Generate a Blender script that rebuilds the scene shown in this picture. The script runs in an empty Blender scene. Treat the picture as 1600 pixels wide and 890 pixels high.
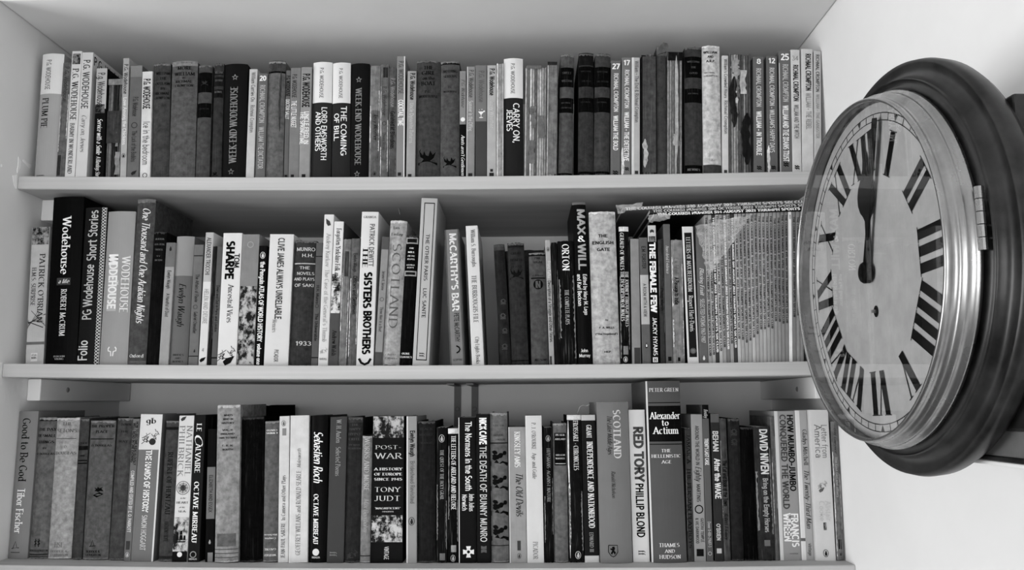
import bpy, math, random
from mathutils import Vector, Matrix
R = random.Random(11)
# ---------------------------------------------------------------- camera
F = 1300.0
TH, PS, RO = 0.141, 0.0151, 0.0026
Z2 = 1.45
CAM = Vector((0.7767, -1.23, Z2 - 0.0605))
e1 = Vector((math.cos(PS), math.sin(PS), 0)); e2 = Vector((-math.sin(PS), math.cos(PS), 0)); ez = Vector((0, 0, 1))
FW = math.cos(TH) * e2 + math.sin(TH) * ez
up0 = -math.sin(TH) * e2 + math.cos(TH) * ez
RV = math.cos(RO) * e1 - math.sin(RO) * up0
UV = math.sin(RO) * e1 + math.cos(RO) * up0
scene = bpy.context.scene
COL = scene.collection
cd = bpy.data.cameras.new('camera'); cam = bpy.data.objects.new('camera', cd); COL.objects.link(cam)
cd.sensor_width = 36; cd.lens = 36 * F / 1600; cd.clip_start = 0.02
cam.matrix_world = Matrix(((RV.x, UV.x, -FW.x, CAM.x), (RV.y, UV.y, -FW.y, CAM.y), (RV.z, UV.z, -FW.z, CAM.z), (0, 0, 0, 1)))
scene.camera = cam

def ray(u, v):
    return FW + RV * ((u - 800) / F) - UV * ((v - 445) / F)
def on_y(u, v, y):
    d = ray(u, v); return CAM + d * ((y - CAM.y) / d.y)
def on_x(u, v, x):
    d = ray(u, v); return CAM + d * ((x - CAM.x) / d.x)
# ---------------------------------------------------------------- light
world = bpy.data.worlds.new('world'); scene.world = world; world.use_nodes = True
bg = world.node_tree.nodes['Background']; bg.inputs[0].default_value = (1, 1, 1, 1); bg.inputs[1].default_value = 1.0
def window_light(name, loc, target, sx, sy, power):
    l = bpy.data.lights.new(name, 'AREA'); l.shape = 'RECTANGLE'; l.size = sx; l.size_y = sy; l.energy = power
    o = bpy.data.objects.new(name, l); COL.objects.link(o); o.location = loc
    o.rotation_euler = (Vector(target) - Vector(loc)).to_track_quat('-Z', 'Z').to_euler()
    return o
# daylight entering through the two windows of the room (built below as window_1 and window_2)
window_light('window_back_offscreen', (0.3, -3.12, 1.05), (0.3, 0, 1.05), 1.6, 1.3, 46)
window_light('window_left_offscreen', (-2.12, -1.05, 1.0), (1.2, -1.05, 1.0), 1.4, 1.6, 86)
vs = scene.view_settings
vs.view_transform = 'Standard'; vs.look = 'None'; vs.gamma = 1.0; vs.use_curve_mapping = False
vs.exposure = -0.04

# ---------------------------------------------------------------- materials
def lin(g):
    s = max(0.0, min(1.0, g / 255.0))
    return s / 12.92 if s <= 0.04045 else ((s + 0.055) / 1.055) ** 2.4
GAIN = 1.15; BGAIN = .97
MATS = {}
def mat(kind, g):
    g = int(g)
    key = (kind, g)
    if key in MATS: return MATS[key]
    m = bpy.data.materials.new('%s_grey_%d' % (kind, g)); m.use_nodes = True
    nt = m.node_tree; N = nt.nodes; L = nt.links
    b = N['Principled BSDF']; v = min(0.86, lin(g) * (GAIN if kind in ('plaster', 'wood') else BGAIN))
    P = dict(  # roughness, mottle amount, noise scale, streak amount, bump
        ink=(.6, 0, 60, 0, 0), foil=(.4, .1, 60, 0, 0), gloss=(.42, .06, 22, 0, 0), paper=(.55, .14, 60, .07, .04), cloth=(.8, .5, 130, .16, .3), tatty=(.6, .5, 110, .6, .3),
        block=(.9, .5, 150, .7, .5), pages=(.9, .10, 60, 0, .1), plaster=(.85, .05, 5, 0, .12), wood=(.55, .05, 12, 0, .02),
        picture=(.5, 1.0, 75, 0, 0), pattern=(.5, 1.0, 90, 0, 0))[kind]
    rough, mot, sc, streak, bump = P
    b.inputs['Roughness'].default_value = rough
    b.inputs['Specular IOR Level'].default_value = 0.03 if rough < .5 else 0.015
    col = (v, v, v, 1)
    b.inputs['Base Color'].default_value = col
    if mot == 0: MATS[key] = m; return m
    tc = N.new('ShaderNodeTexCoord'); oi = N.new('ShaderNodeObjectInfo')
    add = N.new('ShaderNodeVectorMath'); add.operation = 'MULTIPLY_ADD'
    L.new(oi.outputs['Random'], add.inputs[0]); add.inputs[1].default_value = (7.3, 3.1, 5.7); L.new(tc.outputs['Object'], add.inputs[2])
    def noise(scale, vec_scale=None, detail=5, rgh=.6):
        n = N.new('ShaderNodeTexNoise'); n.inputs['Scale'].default_value = scale; n.inputs['Detail'].default_value = detail; n.inputs['Roughness'].default_value = rgh
        if vec_scale:
            mp = N.new('ShaderNodeMapping'); mp.inputs['Scale'].default_value = vec_scale
            L.new(add.outputs[0], mp.inputs[0]); L.new(mp.outputs[0], n.inputs['Vector'])
        else: L.new(add.outputs[0], n.inputs['Vector'])
        return n
    def ramp(src, p0, c0, p1, c1):
        r = N.new('ShaderNodeMapRange'); r.inputs[1].default_value = p0; r.inputs[2].default_value = p1; r.inputs[3].default_value = c0; r.inputs[4].default_value = c1
        L.new(src, r.inputs[0]); return r.outputs[0]
    def math_(op, a, bb):
        n = N.new('ShaderNodeMath'); n.operation = op
        for i, x in enumerate((a, bb)):
            if isinstance(x, (int, float)): n.inputs[i].default_value = x
            else: L.new(x, n.inputs[i])
        return n.outputs[0]
    if kind == 'pattern':
        n = N.new('ShaderNodeTexChecker'); n.inputs['Scale'].default_value = 420; n.inputs['Color1'].default_value = (v, v, v, 1); n.inputs['Color2'].default_value = (.02, .02, .02, 1)
        mp = N.new('ShaderNodeMapping'); mp.inputs['Location'].default_value = (.0007, .0013, .0003); L.new(tc.outputs['Object'], mp.inputs[0]); L.new(mp.outputs[0], n.inputs['Vector'])
        L.new(n.outputs[0], b.inputs['Base Color']); MATS[key] = m; return m
    if kind == 'picture':
        n = noise(sc, (1, 1, .8), 6, .7)
        val = ramp(n.outputs[0], .44, .012, .56, v)
    else:
        n = noise(sc)
        fac = ramp(n.outputs[0], .25, 1 - mot, .75, 1 + mot * .6)
        if streak:
            s = noise(620, (1, 1, .035), 4, .6)
            lift = v * (1 + streak) + .10 * streak
            f2 = ramp(s.outputs[0], .58, 0.0, .74, streak)
            dk = ramp(s.outputs[0], .28, 1 - streak * .8, .45, 1.0)
            val = math_('MULTIPLY', math_('MULTIPLY', fac, v), dk)
            val = math_('ADD', val, math_('MULTIPLY', f2, .10 + .35 * v))
        elif kind == 'wood':
            s = noise(30, (.05, 1, 3.2), 4, .6)
            val = math_('MULTIPLY', ramp(s.outputs[0], .3, .86, .7, 1.06), v)
        else: val = math_('MULTIPLY', fac, v)
        if bump:
            bp = N.new('ShaderNodeBump'); bp.inputs['Strength'].default_value = bump; bp.inputs['Distance'].default_value = .002
            L.new(n.outputs[0], bp.inputs['Height']); L.new(bp.outputs[0], b.inputs['Normal'])
    cc = N.new('ShaderNodeCombineColor')
    for i in range(3): L.new(val, cc.inputs[i])
    L.new(cc.outputs[0], b.inputs['Base Color'])
    MATS[key] = m
    return m

# ---------------------------------------------------------------- mesh helpers
def mesh_obj(name, verts, faces, material, parent=None, smooth=False):
    me = bpy.data.meshes.new(name); me.from_pydata([tuple(v) for v in verts], [], faces); me.update()
    if smooth:
        for p in me.polygons: p.use_smooth = True
    me.materials.append(material)
    o = bpy.data.objects.new(name, me); COL.objects.link(o)
    if parent: o.parent = parent
    return o
def empty(name, loc, ry=0.0):
    o = bpy.data.objects.new(name, None); COL.objects.link(o); o.location = loc; o.rotation_euler = (0, ry, 0); o.empty_display_size = .02
    return o
def tag(o, label, cat, group=None):
    o['label'] = label; o['category'] = cat
    if group: o['group'] = group
    return o
def struct(o): o['kind'] = 'structure'; return o
def box(V, Fc, x0, x1, y0, y1, z0, z1):
    n = len(V)
    V += [(x0, y0, z0), (x1, y0, z0), (x1, y1, z0), (x0, y1, z0), (x0, y0, z1), (x1, y0, z1), (x1, y1, z1), (x0, y1, z1)]
    Fc += [tuple(n + i for i in f) for f in ((0, 3, 2, 1), (4, 5, 6, 7), (0, 1, 5, 4), (1, 2, 6, 5), (2, 3, 7, 6), (3, 0, 4, 7))]
def box_obj(name, x0, x1, y0, y1, z0, z1, m, parent=None, bevel=0):
    V = []; Fc = []; box(V, Fc, x0, x1, y0, y1, z0, z1)
    o = mesh_obj(name, V, Fc, m, parent)
    if bevel:
        md = o.modifiers.new('bevel', 'BEVEL'); md.width = bevel; md.segments = 2
    return o
def extrude_profile(pts, z0, ztop):
    """closed profile in xy; ztop a list of heights, one per point"""
    n = len(pts); V = [(x, y, z0) for x, y in pts] + [(x, y, z) for (x, y), z in zip(pts, ztop)]
    Fc = [(i, (i + 1) % n, n + (i + 1) % n, n + i) for i in range(n)]
    return V, Fc
def lathe(profile, n, centre_axis_x, yc, zc, close=False):
    """revolve (r, x) profile about the x axis through (yc, zc)"""
    V = []; Fc = []; m = len(profile)
    for i in range(n):
        a = 2 * math.pi * i / n; c, s = math.cos(a), math.sin(a)
        for r, x in profile: V.append((centre_axis_x + x, yc + r * c, zc + r * s))
    for i in range(n):
        j = (i + 1) % n
        for k in range(m - (0 if close else 1)):
            k2 = (k + 1) % m
            Fc.append((i * m + k, j * m + k, j * m + k2, i * m + k2))
    return V, Fc

# ---------------------------------------------------------------- stroke alphabet for all printed lettering
def l(x0, y0, x1, y1, s=0): return ('l', x0, y0, x1, y1, s)
def a(cx, cy, rx, ry, a0, a1): return ('a', cx, cy, rx, ry, a0, a1)
st = l(.12, 0, .12, 1, 3)
G = {
'A': (.74, [l(.04, 0, .37, 1, 1), l(.37, 1, .70, 0, 2), l(.16, .34, .58, .34)]),
'B': (.66, [st, l(.12, 1, .34, 1), a(.34, .76, .2, .24, 90, -90), l(.12, .52, .34, .52), a(.34, .26, .25, .26, 90, -90), l(.34, 0, .12, 0)]),
'C': (.72, [a(.4, .5, .34, .5, 48, 312)]),
'D': (.76, [st, l(.12, 1, .3, 1), a(.3, .5, .38, .5, 90, -90), l(.3, 0, .12, 0)]),
'E': (.6, [st, l(.12, 1, .54, 1), l(.12, .52, .46, .52), l(.12, 0, .56, 0)]),
'F': (.56, [st, l(.12, 1, .54, 1), l(.12, .52, .46, .52)]),
'G': (.76, [a(.4, .5, .34, .5, 50, 322), l(.68, .42, .68, .1), l(.48, .42, .72, .42)]),
'H': (.76, [st, l(.64, 0, .64, 1, 3), l(.12, .52, .64, .52)]),
'I': (.28, [l(.14, 0, .14, 1, 3)]),
'J': (.42, [l(.3, 1, .3, .2, 1), a(.14, .2, .16, .2, 0, -140)]),
'K': (.7, [st, l(.6, 1, .14, .45, 1), l(.28, .6, .66, 0, 2)]),
'L': (.56, [st, l(.12, 0, .54, 0)]),
'M': (.88, [l(.1, 0, .12, 1, 1), l(.12, 1, .44, .1), l(.44, .1, .76, 1), l(.76, 1, .78, 0, 2)]),
'N': (.76, [l(.12, 0, .12, 1, 1), l(.12, 1, .64, 0), l(.64, 0, .64, 1, 2)]),
'O': (.8, [a(.4, .5, .34, .5, 0, 360)]),
'P': (.6, [st, l(.12, 1, .32, 1), a(.32, .74, .22, .26, 90, -90), l(.32, .48, .12, .48)]),
'Q': (.8, [a(.4, .5, .34, .5, 0, 360), l(.45, .2, .72, -.12)]),
'R': (.68, [st, l(.12, 1, .32, 1), a(.32, .74, .22, .26, 90, -90), l(.32, .48, .12, .48), l(.3, .48, .62, 0, 2)]),
'S': (.58, [a(.29, .75, .21, .25, 40, 270), a(.29, .25, .23, .25, 90, -140)]),
'T': (.64, [l(.32, 0, .32, 1, 1), l(.03, 1, .61, 1)]),
'U': (.74, [l(.12, 1, .12, .3, 1), a(.37, .3, .25, .3, 180, 360), l(.62, .3, .62, 1, 2)]),
'V': (.7, [l(.04, 1, .35, 0, 1), l(.35, 0, .66, 1, 2)]),
'W': (1., [l(.04, 1, .27, 0, 1), l(.27, 0, .5, 1), l(.5, 1, .73, 0), l(.73, 0, .96, 1, 2)]),
'X': (.7, [l(.05, 1, .65, 0, 3), l(.05, 0, .65, 1, 3)]),
'Y': (.66, [l(.04, 1, .33, .48, 1), l(.33, .48, .62, 1, 2), l(.33, .48, .33, 0, 2)]),
'Z': (.62, [l(.06, 1, .56, 1), l(.56, 1, .06, 0), l(.06, 0, .58, 0)]),
'a': (.54, [a(.25, .46, .17, .2, 150, 0), l(.42, .46, .42, 0), a(.24, .2, .18, .2, 0, 360)]),
'b': (.58, [l(.1, 1, .1, 0, 1), a(.3, .33, .21, .33, 0, 360)]),
'c': (.5, [a(.28, .33, .22, .33, 50, 310)]),
'd': (.58, [l(.48, 1, .48, 0, 3), a(.28, .33, .21, .33, 0, 360)]),
'e': (.54, [a(.27, .33, .22, .33, 0, 320), l(.05, .35, .49, .35)]),
'f': (.36, [l(.14, 0, .14, .78, 1), a(.28, .78, .14, .22, 180, 60), l(.02, .64, .3, .64)]),
'g': (.56, [a(.27, .36, .2, .3, 0, 360), l(.47, .66, .47, -.1), a(.27, -.1, .2, .2, 0, -150)]),
'h': (.58, [l(.1, 0, .1, 1, 3), a(.29, .42, .19, .24, 180, 0), l(.48, .42, .48, 0, 2)]),
'i': (.24, [l(.12, 0, .12, .66, 3), l(.12, .87, .12, .95)]),
'j': (.26, [l(.14, .66, .14, -.1, 1), a(.02, -.1, .12, .18, 0, -120), l(.14, .87, .14, .95)]),
'k': (.54, [l(.1, 0, .1, 1, 3), l(.44, .66, .12, .28), l(.2, .38, .48, 0, 2)]),
'l': (.24, [l(.12, 0, .12, 1, 3)]),
'm': (.86, [l(.1, 0, .1, .66, 3), a(.26, .44, .16, .22, 180, 0), l(.42, .44, .42, 0, 2), a(.58, .44, .16, .22, 180, 0), l(.74, .44, .74, 0, 2)]),
'n': (.58, [l(.1, 0, .1, .66, 3), a(.29, .42, .19, .24, 180, 0), l(.48, .42, .48, 0, 2)]),
'o': (.56, [a(.28, .33, .22, .33, 0, 360)]),
'p': (.58, [l(.1, .66, .1, -.3, 3), a(.3, .33, .21, .33, 0, 360)]),
'q': (.58, [l(.48, .66, .48, -.3, 2), a(.28, .33, .21, .33, 0, 360)]),
'r': (.4, [l(.1, 0, .1, .66, 3), a(.28, .44, .18, .22, 180, 50)]),
's': (.46, [a(.23, .495, .16, .165, 40, 270), a(.23, .165, .17, .165, 90, -140)]),
't': (.36, [l(.16, .9, .16, .14), a(.28, .14, .12, .14, 180, 300), l(.02, .66, .32, .66)]),
'u': (.58, [l(.1, .66, .1, .22, 1), a(.29, .22, .19, .22, 180, 360), l(.48, .66, .48, 0, 3)]),
'v': (.5, [l(.04, .66, .25, 0, 1), l(.25, 0, .46, .66, 2)]),
'w': (.74, [l(.04, .66, .2, 0, 1), l(.2, 0, .37, .66), l(.37, .66, .54, 0), l(.54, 0, .7, .66, 2)]),
'x': (.5, [l(.04, .66, .46, 0, 3), l(.04, 0, .46, .66, 3)]),
'y': (.5, [l(.04, .66, .25, 0, 1), l(.46, .66, .16, -.3, 1)]),
'z': (.46, [l(.05, .66, .41, .66), l(.41, .66, .05, 0), l(.05, 0, .43, 0)]),
'0': (.58, [a(.29, .5, .22, .5, 0, 360)]),
'1': (.44, [l(.26, 0, .26, 1, 1), l(.26, 1, .1, .82)]),
'2': (.56, [a(.28, .74, .2, .26, 160, -20), l(.47, .65, .08, 0), l(.08, 0, .5, 0)]),
'3': (.56, [a(.26, .76, .19, .24, 150, -90), a(.26, .26, .23, .26, 90, -150)]),
'4': (.6, [l(.4, 0, .4, 1), l(.4, 1, .06, .3), l(.06, .3, .54, .3)]),
'5': (.56, [l(.46, 1, .14, 1), l(.14, 1, .1, .55), a(.26, .3, .24, .3, 120, -150)]),
'6': (.56, [a(.28, .28, .22, .28, 0, 360), a(.42, .3, .36, .7, 180, 95)]),
'7': (.54, [l(.06, 1, .5, 1), l(.5, 1, .2, 0)]),
'8': (.56, [a(.28, .75, .19, .25, 0, 360), a(.28, .26, .23, .26, 0, 360)]),
'9': (.56, [a(.28, .72, .22, .28, 0, 360), a(.14, .7, .36, .7, 0, -85)]),
'&': (.74, [a(.3, .78, .16, .2, 0, 360), a(.28, .27, .23, .28, 100, 340), l(.2, .64, .66, 0)]),
'.': (.24, [l(.12, 0, .12, .07)]), ',': (.24, [l(.13, .07, .08, -.14)]), "'": (.22, [l(.11, .8, .11, 1)]),
'-': (.4, [l(.06, .4, .34, .4)]), '(': (.3, [a(.3, .4, .2, .6, 115, 245)]), ')': (.3, [a(.0, .4, .2, .6, 65, -65)]),
'"': (.34, [l(.1, .8, .1, 1), l(.24, .8, .24, 1)]), '*': (.5, [l(.25, .3, .25, .9), l(.02, .45, .48, .75), l(.02, .75, .48, .45)]),
'~': (.6, [a(.18, .4, .12, .14, 180, 0), a(.42, .4, .12, .14, 180, 360)]),
}
STY = {  # thickness, contrast(0 = even line), serif, slant, tracking, squeeze
's': (.15, 0, 0, 0, .06), 'l': (.105, 0, 0, 0, .06), 'b': (.21, 0, 0, 0, .07), 'B': (.27, 0, 0, 0, .08),
'S': (.165, 1, 1, 0, .08), 'L': (.12, 1, 1, 0, .08), 'W': (.2, 1, 1, 0, .10), 'i': (.15, 1, 0, .28, .04), 'I': (.18, 1, 0, .28, .05)}
def strokes_mesh(V, Fc, pts, T, contrast, closed=False):
    n = len(pts); b = len(V)
    for i, (x, y) in enumerate(pts):
        p0 = pts[i - 1] if i else (pts[-2] if closed else pts[0])
        p1 = pts[i + 1] if i < n - 1 else (pts[1] if closed else pts[-1])
        dx, dy = p1[0] - p0[0], p1[1] - p0[1]; d = math.hypot(dx, dy) or 1; dx /= d; dy /= d
        w = T
        if contrast: w = T * max(.32, abs(dx * .34 - dy * .94))
        V.append((x - dy * w / 2, y + dx * w / 2)); V.append((x + dy * w / 2, y - dx * w / 2))
    for i in range(n - 1): Fc.append((b + 2 * i, b + 2 * i + 1, b + 2 * i + 3, b + 2 * i + 2))
def text_mesh(s, style):
    T, con, ser, slant, track = STY[style]
    V = []; Fc = []; x = 0.0
    for ch in s:
        if ch == ' ': x += .34; continue
        adv, strokes = G.get(ch, G['.']); b = len(V)
        for k in strokes:
            if k[0] == 'l':
                _, x0, y0, x1, y1, sf = k
                d = math.hypot(x1 - x0, y1 - y0) or 1; ex = T * .38 if not con else T * .12
                ux, uy = (x1 - x0) / d * ex, (y1 - y0) / d * ex
                xs, ys, xe, ye = x0 - ux, y0 - uy, x1 + ux, y1 + uy; ns = 1 + int(abs(ye - ys) * 4.2)
                strokes_mesh(V, Fc, [(xs + (xe - xs) * q / ns, ys + (ye - ys) * q / ns) for q in range(ns + 1)], T, con)
                if ser:
                    for bit, px, py in ((1, x0, y0), (2, x1, y1)):
                        if sf & bit:
                            t = T * .36; yy = py + (t / 2 if py < .5 else -t / 2)
                            strokes_mesh(V, Fc, [(px - T * 1.05, yy), (px + T * 1.05, yy)], t, 0)
            else:
                _, cx, cy, rx, ry, a0, a1 = k
                m = max(4, int(abs(a1 - a0) / 30)); pts = []
                for q in range(m + 1):
                    an = math.radians(a0 + (a1 - a0) * q / m); pts.append((cx + rx * math.cos(an), cy + ry * math.sin(an)))
                strokes_mesh(V, Fc, pts, T, con, abs(a1 - a0) >= 360)
        for i in range(b, len(V)): V[i] = (V[i][0] + x + slant * V[i][1], V[i][1])
        x += adv + track
    return V, Fc, max(.05, x - track)

# ---------------------------------------------------------------- the alcove and the room around it
XR = 1.2436; YB = 0.368
TS = 0.0203
SH = [Z2 + 0.2866, Z2, Z2 - 0.2887]
ZC = Z2 + 0.5308
SETB = [0.015, 0.020, 0.040]
SAG = 0.005
def sag(x): return -SAG * max(0.0, 1 - ((x - XR / 2) / (XR / 2)) ** 2)
WALL = mat('plaster', 209); WALLG = SOF = BACK = WALL
ZF, ZT = 0.0, 2.55
XW0, YW0 = -2.05, -3.05
struct(box_obj('floor', XW0 - .2, XR + .2, YW0 - .2, YB + .2, -.1, ZF, mat('wood', 105)))
struct(box_obj('ceiling', XW0 - .2, XR + .2, YW0 - .2, YB + .2, ZT, ZT + .1, WALL))
struct(box_obj('wall_right', XR, XR + .2, YW0 - .2, YB + .2, ZF, ZT, WALL))
wl = struct(box_obj('wall_left', XW0, 0.0, -.085, YB + .2, ZF, ZT, WALLG, bevel=.004))
struct(box_obj('wall_back', -.001, XR + .001, YB, YB + .2, ZF, ZT, BACK))
struct(box_obj('trim_1', 0.0, XR, -.085, YB, ZC, ZT, SOF, bevel=.004))
def wall_with_hole(name, along, fixed0, fixed1, a0, a1, h0, h1, z0, z1):
    V = []; Fc = []
    for s0, s1, q0, q1 in ((a0, h0, ZF, ZT), (h1, a1, ZF, ZT), (h0, h1, ZF, z0), (h0, h1, z1, ZT)):
        if along == 'x': box(V, Fc, s0, s1, fixed0, fixed1, q0, q1)
        else: box(V, Fc, fixed0, fixed1, s0, s1, q0, q1)
    return struct(mesh_obj(name, V, Fc, WALL))
wall_with_hole('wall_front', 'x', YW0 - .2, YW0, XW0, XR, -.5, 1.1, .4, 1.7)
wall_with_hole('wall_side', 'y', XW0 - .2, XW0, YW0, -.085, -1.75, -.35, .2, 1.8)
def window(name, along, fixed, h0, h1, z0, z1):
    V = []; Fc = []
    def bar(s0, s1, q0, q1):
        if along == 'x': box(V, Fc, s0, s1, fixed, fixed + .05, q0, q1)
        else: box(V, Fc, fixed, fixed + .05, s0, s1, q0, q1)
    t = .05; m = (h0 + h1) / 2; zm = (z0 + z1) / 2
    bar(h0, h1, z0, z0 + t); bar(h0, h1, z1 - t, z1); bar(h0, h0 + t, z0 + t, z1 - t); bar(h1 - t, h1, z0 + t, z1 - t)
    bar(m - .02, m + .02, z0 + t, z1 - t); bar(h0 + t, m - .02, zm - .02, zm + .02); bar(m + .02, h1 - t, zm - .02, zm + .02)
    return struct(mesh_obj(name, V, Fc, mat('gloss', 220)))
window('window_1', 'x', YW0 - .06, -.5, 1.1, .4, 1.7)
window('window_2', 'y', XW0 - .06, -1.75, -.35, .2, 1.8)

# flaked paint on the left wall at the ends of the shelves
def flake(pts, x, name='bare_plaster_patch', parent=None):
    P = [on_x(u, v, x) for u, v in pts]
    n = len(P); V = [tuple(p) for p in P] + [(x - .0015, p.y, p.z) for p in P]
    Fc = [tuple(range(n)), tuple(range(2 * n - 1, n - 1, -1))] + [(i, i + n, (i + 1) % n + n, (i + 1) % n) for i in range(n)]
    return mesh_obj(name, V, Fc, mat('plaster', 238), parent)
flake([(29, 245), (33, 252), (32, 262), (29.5, 267), (27.5, 270), (27, 265), (28.5, 259)], .0007, parent=wl)
flake([(36, 250), (38, 249), (42, 254), (49, 257), (49, 261), (46, 263), (42, 258), (37, 253)], .0007, parent=wl)
flake([(20, 274), (27, 273), (26, 284), (27, 294), (25, 295), (22, 288)], .0007, parent=wl)
flake([(0, 566), (4, 566), (3, 568), (1, 569)], .0007, parent=wl)
flake([(2, 256), (4, 257), (4, 260), (2.5, 261)], .0007, parent=wl)

# shelf boards, each with its battens, screws and brackets
WOOD = mat('wood', 171); BAT = WALL; STEEL = mat('gloss', 120)
def screw(p, axis, parent):
    V = []; Fc = []
    r = .0045
    for i in range(10):
        an = 2 * math.pi * i / 10
        c, s = r * math.cos(an), r * math.sin(an)
        if axis == 'x': V += [(p[0], p[1] + c, p[2] + s), (p[0] + .0015, p[1] + c * .7, p[2] + s * .7)]
        elif axis == '-x': V += [(p[0], p[1] + c, p[2] + s), (p[0] - .0015, p[1] + c * .7, p[2] + s * .7)]
        else: V += [(p[0] + c, p[1], p[2] + s), (p[0] + c * .7, p[1] - .0015, p[2] + s * .7)]
    for i in range(10):
        j = (i + 1) % 10; Fc.append((2 * i, 2 * j, 2 * j + 1, 2 * i + 1))
    Fc.append(tuple(2 * i + 1 for i in range(10)))
    return mesh_obj('screw', V, Fc, STEEL, parent)
SL = ['pale wooden shelf board carrying the row under the alcove ceiling', 'pale wooden shelf board carrying the row with the magazines', 'pale wooden shelf board carrying the lowest row, its top face showing']
shelves = []
for k in range(3):
    n = 24; V = []; Fc = []
    z = SH[k]; e = .0012; y0, y1 = 0.0, YB - .0005
    prof = [(y0 + e, 0), (y0, -e), (y0, -TS + e), (y0 + e, -TS), (y1, -TS), (y1, 0)]
    for i in range(n + 1):
        x = .0008 + (XR - .0016) * i / n
        for yy, dz in prof: V.append((x, yy, z + dz + sag(x)))
    m = len(prof)
    for i in range(n):
        for j in range(m): Fc.append((i * m + j, (i + 1) * m + j, (i + 1) * m + (j + 1) % m, i * m + (j + 1) % m))
    Fc += [tuple(range(m)), tuple(n * m + j for j in range(m - 1, -1, -1))]
    o = mesh_obj('shelf_board', V, Fc, WOOD); tag(o, SL[k], 'shelf', 'shelf boards of the alcove'); shelves.append(o)
    zb = z - TS - .0006
    if k == 2: continue
    wh = ('the shelf board under the ceiling row', 'the shelf board with the magazines')[k]
    def batten(lab, *bb):
        b_ = box_obj('wall_batten', *bb, BAT, None, .0015); return tag(b_, lab + ' ' + wh, 'batten', 'battens carrying the shelf boards')
    bl = batten('short painted batten on the left wall under', .0003, .021, .066, YB - .003, zb - .034, zb)
    br = batten('short painted batten on the white right wall under', XR - .021, XR - .0003, .066, YB - .003, zb - .034, zb)
    screw((.021, .145, zb - .016), 'x', bl); screw((XR - .021, .15, zb - .018), '-x', br)
    if k == 1:
        for xx in (.642, .675):
            V = []; Fc = []
            zz = zb - SAG - .0006
            box(V, Fc, xx, xx + .013, YB - .003, YB - .0005, zz - .11, zz); box(V, Fc, xx, xx + .013, YB - .16, YB - .003, zz - .0025, zz)
            bk = mesh_obj('shelf_bracket', V, Fc, STEEL)
            tag(bk, 'steel angle bracket screwed to the back wall under the shelf with the magazines', 'bracket', 'steel brackets on the back wall')
            screw((xx + .0065, YB - .003, zz - .045), 'y', bk)

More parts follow.
